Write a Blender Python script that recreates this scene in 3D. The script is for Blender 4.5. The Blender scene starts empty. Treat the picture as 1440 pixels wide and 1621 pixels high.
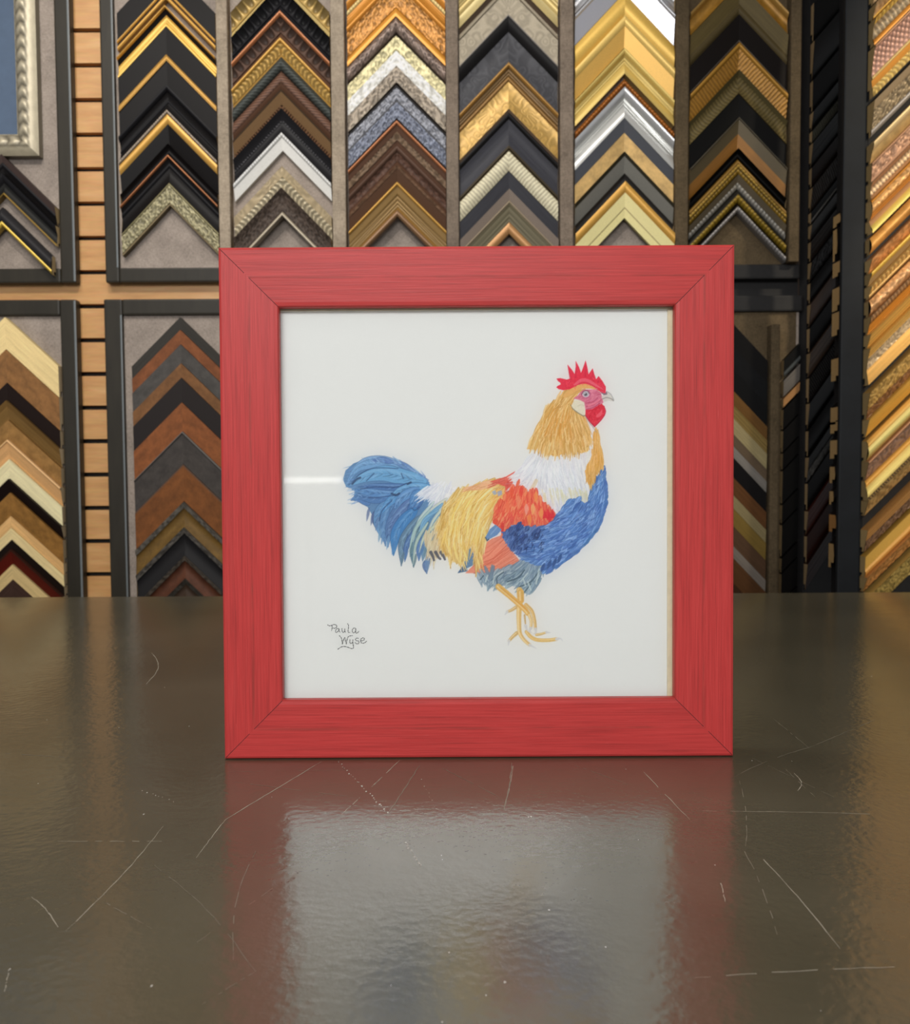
import bpy, math, random
import numpy as np
from mathutils import Matrix, Vector
random.seed(7)
RNG = np.random.default_rng(11)
SC = bpy.context.scene
COL = SC.collection

# ------------------------------------------------------------------ colour
def lin(c, k=1.0):
    a = np.asarray(c, float) / 255.0
    a = np.where(a <= 0.04045, a / 12.92, ((a + 0.055) / 1.055) ** 2.4) * k
    return np.clip(a, 0, 0.97)

def lin4(c, k=1.0):
    return tuple(float(v) for v in lin(c, k)) + (1.0,)

# ------------------------------------------------------------------ camera
F = 1442.0
PITCH = math.radians(2.8)
ROLL = math.radians(-0.33)
RC = (Matrix.Rotation(math.radians(90) - PITCH, 3, 'X') @ Matrix.Rotation(ROLL, 3, 'Z'))

def ray(px, py):
    return RC @ Vector(((px - 720) / F, -(py - 810.5) / F, -1.0))

_a, _b = ray(355, 1202.5), ray(1161, 1199)
DF = 0.40 / (_b.x / _b.y - _a.x / _a.y)          # distance of the red frame's front face
CAMH = -0.5 * (_a.z / _a.y + _b.z / _b.y) * DF   # height of the lens above the counter

def at(px, py, Y):
    d = ray(px, py)
    t = Y / d.y
    return Vector((d.x * t, Y, CAMH + d.z * t))

def X_(px, Y, py=500): return at(px, py, Y).x
def Z_(py, Y, px=720): return at(px, py, Y).z

cam_d = bpy.data.cameras.new('camera')
cam_d.sensor_fit = 'HORIZONTAL'
cam_d.sensor_width = 36.0
cam_d.lens = 36.0 * F / 1440.0
cam_d.clip_start = 0.02
cam_d.dof.use_dof = True
cam_d.dof.focus_distance = DF
cam_d.dof.aperture_fstop = 17.0
cam = bpy.data.objects.new('camera', cam_d)
COL.objects.link(cam)
cam.matrix_world = Matrix.Translation((0, 0, CAMH)) @ RC.to_4x4()
SC.camera = cam

# ------------------------------------------------------------------ object helpers
def link(name, me, parent=None, **props):
    o = bpy.data.objects.new(name, me)
    COL.objects.link(o)
    if parent is not None:
        o.parent = parent
        o.matrix_parent_inverse = Matrix.Identity(4)
    for k, v in props.items():
        o[k] = v
    return o

def empty(name, loc, label, cat, group=None):
    o = link(name, None)
    o.location = loc
    o.empty_display_size = 0.02
    o['label'] = label
    o['category'] = cat
    if group: o['group'] = group
    return o

def mesh(name, verts, faces, mats, mat_idx=None, cols=None, uvs=None, smooth=False):
    me = bpy.data.meshes.new(name)
    me.from_pydata([tuple(map(float, v)) for v in verts], [], [tuple(int(i) for i in f) for f in faces])
    for m in (mats if isinstance(mats, (list, tuple)) else [mats]):
        me.materials.append(m)
    if mat_idx is not None:
        me.polygons.foreach_set('material_index', mat_idx)
    if cols is not None:
        ca = me.color_attributes.new('tint', 'FLOAT_COLOR', 'POINT')
        c4 = np.ones((len(verts), 4)); c4[:, :3] = cols
        ca.data.foreach_set('color', c4.ravel())
    if uvs is not None:
        uv = me.uv_layers.new(name='UVMap')
        li = np.zeros(len(me.loops), dtype=np.int32)
        me.loops.foreach_get('vertex_index', li)
        uv.data.foreach_set('uv', np.asarray(uvs, float)[li].ravel())
    if smooth:
        me.polygons.foreach_set('use_smooth', [True] * len(me.polygons))
    me.update()
    return me

def box_vf(x0, x1, y0, y1, z0, z1, bev=0.0):
    if bev <= 0:
        v = [(x0,y0,z0),(x1,y0,z0),(x1,y1,z0),(x0,y1,z0),(x0,y0,z1),(x1,y0,z1),(x1,y1,z1),(x0,y1,z1)]
        f = [(0,3,2,1),(4,5,6,7),(0,1,5,4),(1,2,6,5),(2,3,7,6),(3,0,4,7)]
        return v, f
    import bmesh
    bm = bmesh.new()
    bmesh.ops.create_cube(bm, size=1.0)
    for q in bm.verts:
        q.co = Vector(((x0+x1)/2 + q.co.x*(x1-x0), (y0+y1)/2 + q.co.y*(y1-y0), (z0+z1)/2 + q.co.z*(z1-z0)))
    bmesh.ops.bevel(bm, geom=bm.edges[:], offset=bev, segments=2, affect='EDGES', profile=0.6)
    v = [tuple(q.co) for q in bm.verts]
    bm.verts.index_update()
    f = [tuple(l.vert.index for l in p.loops) for p in bm.faces]
    bm.free()
    return v, f

def join(parts):
    V, Fc = [], []
    for v, f in parts:
        k = len(V)
        V += list(v)
        Fc += [tuple(i + k for i in q) for q in f]
    return V, Fc

def boxobj(name, b, mat, parent=None, bev=0.0, **props):
    v, f = box_vf(*b, bev=bev)
    if parent is not None:
        L = parent.matrix_world.translation if parent.type != 'EMPTY' else parent.location
        v = [(p[0]-L.x, p[1]-L.y, p[2]-L.z) for p in v]
    return link(name, mesh(name, v, f, mat), parent, **props)

# ------------------------------------------------------------------ materials
def new_mat(name):
    m = bpy.data.materials.new(name)
    m.use_nodes = True
    nt = m.node_tree
    b = nt.nodes['Principled BSDF']
    return m, nt, b

def nd(nt, t, **kw):
    n = nt.nodes.new(t)
    for k, v in kw.items():
        if hasattr(n, k): setattr(n, k, v)
        else: n.inputs[k].default_value = v
    return n

def noise_tex(nt, scale, detail=3, rough=0.5, vec=None, mapscale=None, coord='Object'):
    tc = nd(nt, 'ShaderNodeTexCoord')
    src = tc.outputs[coord]
    if mapscale is not None:
        mp = nd(nt, 'ShaderNodeMapping')
        mp.inputs['Scale'].default_value = mapscale
        nt.links.new(src, mp.inputs['Vector'])
        src = mp.outputs['Vector']
    n = nd(nt, 'ShaderNodeTexNoise')
    n.inputs['Scale'].default_value = scale
    n.inputs['Detail'].default_value = detail
    n.inputs['Roughness'].default_value = rough
    nt.links.new(src, n.inputs['Vector'])
    return n

def ramp(nt, fac, stops):
    r = nd(nt, 'ShaderNodeValToRGB')
    el = r.color_ramp.elements
    el[0].position, el[0].color = stops[0]
    el[1].position, el[1].color = stops[-1]
    for p, c in stops[1:-1]:
        e = el.new(p); e.color = c
    nt.links.new(fac, r.inputs['Fac'])
    return r

def bump(nt, b, height, strength, dist=0.001):
    bp = nd(nt, 'ShaderNodeBump')
    bp.inputs['Strength'].default_value = strength
    bp.inputs['Distance'].default_value = dist
    nt.links.new(height, bp.inputs['Height'])
    nt.links.new(bp.outputs['Normal'], b.inputs['Normal'])
    return bp

def tint_mat(name, metallic, rough, spec=0.5, grain=0.12, gscale=600, coat=0.0, bstr=0.15):
    m, nt, b = new_mat(name)
    a = nd(nt, 'ShaderNodeVertexColor', layer_name='tint')
    n = noise_tex(nt, gscale, 3, 0.6)
    r = ramp(nt, n.outputs['Fac'], [(0.3, (1-grain,)*3+(1,)), (0.7, (1+grain*0.6,)*3+(1,))])
    mx = nd(nt, 'ShaderNodeMix', data_type='RGBA', blend_type='MULTIPLY')
    mx.inputs[0].default_value = 1.0
    nt.links.new(a.outputs['Color'], mx.inputs[6])
    nt.links.new(r.outputs['Color'], mx.inputs[7])
    nt.links.new(mx.outputs[2], b.inputs['Base Color'])
    b.inputs['Metallic'].default_value = metallic
    b.inputs['Roughness'].default_value = rough
    b.inputs['Specular IOR Level'].default_value = spec
    b.inputs['Coat Weight'].default_value = coat
    bump(nt, b, n.outputs['Fac'], bstr, 0.0006)
    return m

M_GILT = tint_mat('gilt leaf', 0.30, 0.42)
M_SATIN = tint_mat('satin lacquer', 0.0, 0.45, spec=0.13)
M_MATTE = tint_mat('matte paint', 0.0, 0.65, spec=0.3, grain=0.18)
M_GLOSS = tint_mat('polished silver', 0.5, 0.25, grain=0.04)
M_RAW = tint_mat('raw sawn wood', 0.0, 0.8, spec=0.2, grain=0.25, gscale=900)
FIN = {'g': M_GILT, 's': M_SATIN, 'm': M_MATTE, 'p': M_GLOSS}

def simple(name, c, rough=0.6, k=1.0, spec=0.5, nscale=None, namp=0.1, mapscale=None, bstr=0.0, metallic=0.0, detail=4):
    m, nt, b = new_mat(name)
    b.inputs['Roughness'].default_value = rough
    b.inputs['Specular IOR Level'].default_value = spec
    b.inputs['Metallic'].default_value = metallic
    base = np.array(lin4(c, k))
    if nscale:
        n = noise_tex(nt, nscale, detail, 0.6, mapscale=mapscale)
        lo = base * (1-namp); hi = np.clip(base * (1+namp), 0, 1)
        lo[3] = hi[3] = 1
        r = ramp(nt, n.outputs['Fac'], [(0.3, tuple(lo)), (0.7, tuple(hi))])
        nt.links.new(r.outputs['Color'], b.inputs['Base Color'])
        if bstr: bump(nt, b, n.outputs['Fac'], bstr)
    else:
        b.inputs['Base Color'].default_value = tuple(base)
    return m

def linen(name, c, k=1.0):
    m, nt, b = new_mat(name)
    b.inputs['Roughness'].default_value = 0.95
    b.inputs['Specular IOR Level'].default_value = 0.1
    n1 = noise_tex(nt, 150, 4, 0.7, mapscale=(1, 1, 3.5))
    n2 = noise_tex(nt, 150, 4, 0.7, mapscale=(3.5, 1, 1))
    n3 = noise_tex(nt, 18, 3, 0.6)
    ad = nd(nt, 'ShaderNodeMath', operation='ADD')
    nt.links.new(n1.outputs['Fac'], ad.inputs[0]); nt.links.new(n2.outputs['Fac'], ad.inputs[1])
    ad2 = nd(nt, 'ShaderNodeMath', operation='MULTIPLY_ADD')
    nt.links.new(n3.outputs['Fac'], ad2.inputs[0]); ad2.inputs[1].default_value = 0.8
    nt.links.new(ad.outputs[0], ad2.inputs[2])
    base = np.array(lin4(c, k)); lo = base*0.6; hi = np.clip(base*1.38, 0, 1); lo[3] = hi[3] = 1
    sc = nd(nt, 'ShaderNodeMath', operation='MULTIPLY'); sc.inputs[1].default_value = 0.357
    nt.links.new(ad2.outputs[0], sc.inputs[0])
    r = ramp(nt, sc.outputs[0], [(0.38, tuple(lo)), (0.62, tuple(hi))])
    nt.links.new(r.outputs['Color'], b.inputs['Base Color'])
    bump(nt, b, ad.outputs[0], 0.5, 0.001)
    return m

M_LINEN = linen('linen cloth', (158, 146, 136), 1.0)
M_STRIP = linen('linen strip cloth', (160, 146, 128), 1.0)
M_STRIP2 = linen('grey brown linen strip', (134, 120, 106), 1.0)
M_LINEN_D = linen('shaded brown linen', (98, 84, 64), 0.9)  # darker copy of the linen, shade put into its colour
M_EDGE = simple('pale bevel highlight', (112, 118, 120), 0.4)  # pale tone of the highlight painted along the bars' edges
M_BAR = simple('charcoal painted bar', (46, 42, 34), 0.45, spec=0.3, nscale=60, namp=0.15, mapscale=(1, 1, 0.2))
M_BLACK = simple('matte black board', (22, 20, 20), 0.7, nscale=80, namp=0.3)
M_POST = simple('black metal post', (20, 23, 27), 0.6, spec=.25, nscale=30, namp=0.2, bstr=0.1)

# maple slats
M_SLAT, nt, b = new_mat('maple slat laminate')
b.inputs['Roughness'].default_value = 0.42
n = noise_tex(nt, 9, 4, 0.55, mapscale=(1, 1, 6))
n2 = noise_tex(nt, 90, 3, 0.6, mapscale=(0.25, 1, 3))
r = ramp(nt, n.outputs['Fac'], [(0.3, lin4((205, 150, 92))), (0.55, lin4((222, 168, 108))), (0.75, lin4((232, 184, 126)))])
mx = nd(nt, 'ShaderNodeMix', data_type='RGBA', blend_type='MULTIPLY'); mx.inputs[0].default_value = 0.25
nt.links.new(r.outputs['Color'], mx.inputs[6]); nt.links.new(n2.outputs['Color'], mx.inputs[7])
nt.links.new(mx.outputs[2], b.inputs['Base Color'])
M_GROOVE = simple('black groove insert', (12, 10, 9), 0.7)

# counter: dark glossy laminate with a faint orange-peel ripple
M_TOP, nt, b = new_mat('dark glossy laminate')
n = noise_tex(nt, 5, 5, 0.6)
r = ramp(nt, n.outputs['Fac'], [(0.3, lin4((84, 79, 63))), (0.7, lin4((98, 92, 75)))])
nt.links.new(r.outputs['Color'], b.inputs['Base Color'])
b.inputs['IOR'].default_value = 1.95
b.inputs['Specular IOR Level'].default_value = 0.5
nr = noise_tex(nt, 14, 4, 0.6)
rr = nd(nt, 'ShaderNodeMapRange'); rr.inputs['To Min'].default_value = 0.15; rr.inputs['To Max'].default_value = 0.23
nt.links.new(nr.outputs['Fac'], rr.inputs['Value'])
nt.links.new(rr.outputs['Result'], b.inputs['Roughness'])
nb = noise_tex(nt, 190, 2, 0.5)
nb2 = noise_tex(nt, 45, 2, 0.5)
ad = nd(nt, 'ShaderNodeMath', operation='MULTIPLY_ADD')
nt.links.new(nb2.outputs['Fac'], ad.inputs[0]); ad.inputs[1].default_value = 1.2
nt.links.new(nb.outputs['Fac'], ad.inputs[2])
bump(nt, b, ad.outputs[0], 0.24, 0.0009)
M_SCR = simple('pale scratch', (184, 176, 158), 0.7)
M_SCR2 = simple('faint scratch', (136, 128, 112), 0.6)
M_SPECK = simple('chipped speck', (205, 200, 190), 0.8)
M_CAB = simple('counter side laminate', (58, 52, 44), 0.5, nscale=12, namp=0.15)

# red distressed paint: UV u runs along the rail
M_RED, nt, b = new_mat('red distressed paint')
uvn = nd(nt, 'ShaderNodeTexCoord')
def uvnoise(su, sv, scale, det):
    mp = nd(nt, 'ShaderNodeMapping'); mp.inputs['Scale'].default_value = (su, sv, 1)
    nt.links.new(uvn.outputs['UV'], mp.inputs['Vector'])
    q = nd(nt, 'ShaderNodeTexNoise'); q.inputs['Scale'].default_value = scale; q.inputs['Detail'].default_value = det
    q.inputs['Roughness'].default_value = 0.62
    nt.links.new(mp.outputs['Vector'], q.inputs['Vector'])
    return q
g1 = uvnoise(5, 230, 3.2, 5)
g2 = uvnoise(3, 60, 3.0, 4)
g3 = uvnoise(14, 420, 4.0, 2)
r1 = ramp(nt, g1.outputs['Fac'], [(0.28, lin4((178, 60, 57))), (0.45, lin4((203, 64, 62))), (0.7, lin4((216, 74, 71)))])
r2 = ramp(nt, g2.outputs['Fac'], [(0.36, (0.88, 0.9, 0.9, 1)), (0.52, (1, 1, 1, 1))])
r3 = ramp(nt, g3.outputs['Fac'], [(0.69, (0, 0, 0, 1)), (0.75, (1, 1, 1, 1))])
mx = nd(nt, 'ShaderNodeMix', data_type='RGBA', blend_type='MULTIPLY'); mx.inputs[0].default_value = 1.0
nt.links.new(r1.outputs['Color'], mx.inputs[6]); nt.links.new(r2.outputs['Color'], mx.inputs[7])
mx2 = nd(nt, 'ShaderNodeMix', data_type='RGBA'); mx2.inputs[7].default_value = lin4((226, 104, 98))
sc = nd(nt, 'ShaderNodeMath', operation='MULTIPLY'); sc.inputs[1].default_value = 0.55
nt.links.new(r3.outputs['Color'], sc.inputs[0]); nt.links.new(sc.outputs[0], mx2.inputs[0])
nt.links.new(mx.outputs[2], mx2.inputs[6])
# dark rubbed line along the middle of each rail
sep = nd(nt, 'ShaderNodeSeparateXYZ'); nt.links.new(uvn.outputs['UV'], sep.inputs[0])
def band(center, w):
    s = nd(nt, 'ShaderNodeMath', operation='SUBTRACT'); nt.links.new(sep.outputs['Y'], s.inputs[0]); s.inputs[1].default_value = center
    a = nd(nt, 'ShaderNodeMath', operation='ABSOLUTE'); nt.links.new(s.outputs[0], a.inputs[0])
    mr = nd(nt, 'ShaderNodeMapRange'); mr.inputs['From Min'].default_value = 0; mr.inputs['From Max'].default_value = w
    mr.inputs['To Min'].default_value = 1; mr.inputs['To Max'].default_value = 0
    nt.links.new(a.outputs[0], mr.inputs['Value'])
    return mr
bd = band(0.0235, 0.0016); bd2 = band(0.0465, 0.0030)
gg = ramp(nt, uvnoise(9, 40, 2.0, 3).outputs['Fac'], [(0.42, (0, 0, 0, 1)), (0.58, (1, 1, 1, 1))])
m1 = nd(nt, 'ShaderNodeMath', operation='MULTIPLY'); nt.links.new(bd.outputs[0], m1.inputs[0]); nt.links.new(gg.outputs['Color'], m1.inputs[1])
m2 = nd(nt, 'ShaderNodeMath', operation='MULTIPLY'); nt.links.new(bd2.outputs[0], m2.inputs[0]); m2.inputs[1].default_value = 0.55
m3 = nd(nt, 'ShaderNodeMath', operation='MAXIMUM'); nt.links.new(m1.outputs[0], m3.inputs[0]); nt.links.new(m2.outputs[0], m3.inputs[1])
m4 = nd(nt, 'ShaderNodeMath', operation='MULTIPLY'); nt.links.new(m3.outputs[0], m4.inputs[0]); m4.inputs[1].default_value = 0.38
mx3 = nd(nt, 'ShaderNodeMix', data_type='RGBA'); mx3.inputs[7].default_value = lin4((118, 62, 50))
nt.links.new(m4.outputs[0], mx3.inputs[0]); nt.links.new(mx2.outputs[2], mx3.inputs[6])
nt.links.new(mx3.outputs[2], b.inputs['Base Color'])
b.inputs['Roughness'].default_value = 0.42
b.inputs['Specular IOR Level'].default_value = 0.26
bump(nt, b, g1.outputs['Fac'], 0.25, 0.0006)

M_PAPER, nt, b = new_mat('drawing paper')
a = nd(nt, 'ShaderNodeVertexColor', layer_name='tint')
nt.links.new(a.outputs['Color'], b.inputs['Base Color'])
b.inputs['Roughness'].default_value = 0.9
b.inputs['Specular IOR Level'].default_value = 0.15
n = noise_tex(nt, 900, 3, 0.6)
bump(nt, b, n.outputs['Fac'], 0.08, 0.0003)
M_SPACER = simple('cream spacer', (226, 212, 182), 0.7, nscale=200, namp=0.06)
M_BACK = simple('brown dust cover', (126, 100, 70), 0.85, nscale=100, namp=0.1)

M_GLASS, nt, b = new_mat('picture glass')
nt.nodes.remove(b)
out = [q for q in nt.nodes if q.type == 'OUTPUT_MATERIAL'][0]
tr = nd(nt, 'ShaderNodeBsdfTransparent'); gl = nd(nt, 'ShaderNodeBsdfGlossy')
tr.inputs['Color'].default_value = (0.985, 0.99, 0.985, 1)
gl.inputs['Roughness'].default_value = 0.03
fr = nd(nt, 'ShaderNodeFresnel'); fr.inputs['IOR'].default_value = 1.5
mxs = nd(nt, 'ShaderNodeMixShader')
nt.links.new(fr.outputs[0], mxs.inputs[0]); nt.links.new(tr.outputs[0], mxs.inputs[1]); nt.links.new(gl.outputs[0], mxs.inputs[2])
nt.links.new(mxs.outputs[0], out.inputs['Surface'])

# ------------------------------------------------------------------ noise in numpy
def vnoise(x, y, seed=0):
    xi = np.floor(x).astype(np.int64); yi = np.floor(y).astype(np.int64)
    fx = x - xi; fy = y - yi
    fx = fx*fx*(3-2*fx); fy = fy*fy*(3-2*fy)
    def h(i, j):
        n = (i * 374761393 + j * 668265263 + seed * 1442695041) & 0xFFFFFFFF
        n = ((n ^ (n >> 13)) * 1274126177) & 0xFFFFFFFF
        return ((n ^ (n >> 16)) & 0xFFFF) / 65535.0
    return (h(xi, yi)*(1-fx) + h(xi+1, yi)*fx)*(1-fy) + (h(xi, yi+1)*(1-fx) + h(xi+1, yi+1)*fx)*fy

# ==================================================================
#  THE ROOSTER DRAWING  (coloured pencil strokes laid on the paper)
# ==================================================================
CS = 2.5                      # drawing units per grid step; 3 units = one photo pixel
CX0, CX1, CY0, CY1 = 30, 1400, 70, 1475
GW = int((CX1-CX0)/CS)+1; GH = int((CY1-CY0)/CS)+1
PAPER = np.array((224., 224., 221.))
CAN = np.tile(PAPER, (GH, GW, 1))
gx = CX0 + np.arange(GW)*CS; gy = CY0 + np.arange(GH)*CS

def win(x0, x1, y0, y1):
    i0 = max(0, int((x0-CX0)/CS)-1); i1 = min(GW, int((x1-CX0)/CS)+3)
    j0 = max(0, int((y0-CY0)/CS)-1); j1 = min(GH, int((y1-CY0)/CS)+3)
    return i0, i1, j0, j1

def inside(poly, x, y):
    c = np.zeros(x.shape, bool)
    n = len(poly)
    for k in range(n):
        xa, ya = poly[k]; xb, yb = poly[(k+1) % n]
        if ya == yb: continue
        c ^= ((ya > y) != (yb > y)) & (x < (xb-xa)*(y-ya)/(yb-ya)+xa)
    return c

def fill(poly, color, alpha=1.0):
    xs = [p[0] for p in poly]; ys = [p[1] for p in poly]
    i0, i1, j0, j1 = win(min(xs), max(xs), min(ys), max(ys))
    if i1 <= i0 or j1 <= j0: return
    Xg, Yg = np.meshgrid(gx[i0:i1], gy[j0:j1])
    cov = np.zeros(Xg.shape)
    for ox in (-0.33, 0, 0.33):
        for oy in (-0.33, 0, 0.33):
            cov += inside(poly, Xg+ox*CS, Yg+oy*CS)
    cov = (cov/9*alpha)[..., None]
    CAN[j0:j1, i0:i1] = CAN[j0:j1, i0:i1]*(1-cov) + np.array(color, float)*cov

def smooth_pts(pts, n=8):
    if len(pts) < 3: return [np.array(p, float) for p in pts]
    P = [np.array(p, float) for p in pts]
    P = [2*P[0]-P[1]] + P + [2*P[-1]-P[-2]]
    out = []
    for i in range(1, len(P)-2):
        for k in range(n):
            t = k/n
            out.append(0.5*((2*P[i]) + (-P[i-1]+P[i+1])*t + (2*P[i-1]-5*P[i]+4*P[i+1]-P[i+2])*t*t + (-P[i-1]+3*P[i]-3*P[i+1]+P[i+2])*t**3))
    out.append(P[-2])
    return out

def stroke(pts, wf, color, alpha=1.0, soft=2.4):
    """wf: half width as f(t)"""
    P = np.array(pts, float)
    seg = np.linalg.norm(np.diff(P, axis=0), axis=1)
    L = np.concatenate([[0], np.cumsum(seg)])
    if L[-1] <= 0: return
    T = L/L[-1]
    wm = max(wf(t) for t in (0, .25, .5, .75, 1)) + soft
    i0, i1, j0, j1 = win(P[:,0].min()-wm, P[:,0].max()+wm, P[:,1].min()-wm, P[:,1].max()+wm)
    if i1 <= i0 or j1 <= j0: return
    Xg, Yg = np.meshgrid(gx[i0:i1], gy[j0:j1])
    cov = np.zeros(Xg.shape)
    for k in range(len(P)-1):
        d = P[k+1]-P[k]; l2 = (d*d).sum()
        if l2 == 0: continue
        u = np.clip(((Xg-P[k,0])*d[0]+(Yg-P[k,1])*d[1])/l2, 0, 1)
        dist = np.hypot(Xg-P[k,0]-u*d[0], Yg-P[k,1]-u*d[1])
        w = wf(T[k]) + (wf(T[k+1])-wf(T[k]))*u
        cov = np.maximum(cov, np.clip((w-dist)/soft+0.5, 0, 1))
    cov = (cov*alpha)[..., None]
    CAN[j0:j1, i0:i1] = CAN[j0:j1, i0:i1]*(1-cov) + np.array(color, float)*cov

def leafw(w):
    return lambda t: w*max(0.08, math.sin(math.pi*min(1, 0.12+0.88*t**0.8))**0.8)

def jit(c, a=12):
    return np.clip(np.array(c, float)+random.uniform(-a, a)+RNG.uniform(-a/3, a/3, 3), 0, 255)

def mixc(a, b, t): return np.array(a, float)*(1-t)+np.array(b, float)*t

def curve_from(x, y, ang, L, bend=0.0, n=4):
    pts = [(x, y)]
    for k in range(n):
        ang += bend/n
        x += math.cos(ang)*L/n; y += math.sin(ang)*L/n
        pts.append((x, y))
    return pts

def flow(field, x, y):
    sx = sy = 0
    for fx_, fy_, a in field:
        w = 1/((x-fx_)**2+(y-fy_)**2+400)**1.5
        sx += math.cos(math.radians(a))*w; sy += math.sin(math.radians(a))*w
    return math.atan2(sy, sx)

def feathers(poly, n, field, L, W, base, dark, light, sortkey=None, outline=0.35, bend=0.25, fillc=None, streaks=2):
    if fillc is not None: fill(poly, fillc)
    xs = [p[0] for p in poly]; ys = [p[1] for p in poly]
    pts = []
    while len(pts) < n:
        x = random.uniform(min(xs), max(xs)); y = random.uniform(min(ys), max(ys))
        if inside(poly, np.array([x]), np.array([y]))[0]: pts.append((x, y))
    pts.sort(key=sortkey or (lambda p: -p[1]))
    for x, y in pts:
        a = flow(field, x, y)+random.uniform(-.12, .12)
        l = L*random.uniform(.7, 1.25); w = W*random.uniform(.75, 1.2)
        x -= math.cos(a)*l*0.55; y -= math.sin(a)*l*0.55
        c = curve_from(x, y, a, l, random.uniform(-bend, bend))
        if outline: stroke(c, leafw(w+1.6), jit(mixc(dark, base, .3)), outline)
        t = random.random()
        col = mixc(base, light, max(0, t-.55)*1.6) if t > .5 else mixc(base, dark, max(0, .35-t)*1.4)
        stroke(c, leafw(w), jit(col, 8), 0.85)
        for _ in range(streaks):
            o = random.uniform(-.5, .5)*w
            c2 = [(p[0]-math.sin(a)*o, p[1]+math.cos(a)*o) for p in c]
            stroke(c2, lambda q: 1.3, jit(random.choice([light, dark, light]), 10), 0.4)

def big_feather(pts, w, base, dark, light, barbs=26, barb_len=None):
    P = smooth_pts(pts)
    stroke(P, leafw(w+2.5), dark, 0.75)
    stroke(P, leafw(w), base, 0.95)
    n = len(P)
    for _ in range(barbs):
        i = random.randint(1, n-2); t = i/n
        d = P[i+1]-P[i-1]; a = math.atan2(d[1], d[0])
        side = random.choice((-1, 1))
        l = (barb_len or w*1.25)*leafw(1)(t)
        c = curve_from(P[i][0], P[i][1], a+side*0.75, l, -side*0.5)
        stroke(c, lambda q: 2.0*(1-q)+0.8, jit(random.choice([dark, light, light, base]), 10), 0.5)
    stroke(P, lambda q: 1.5, mixc(dark, base, .3), 0.55)
    off = w*0.45
    Q = [p+np.array((0, -off)) for p in P[2:-2]]
    if len(Q) > 2: stroke(Q, leafw(w*0.16+1), light, 0.45)

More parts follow.
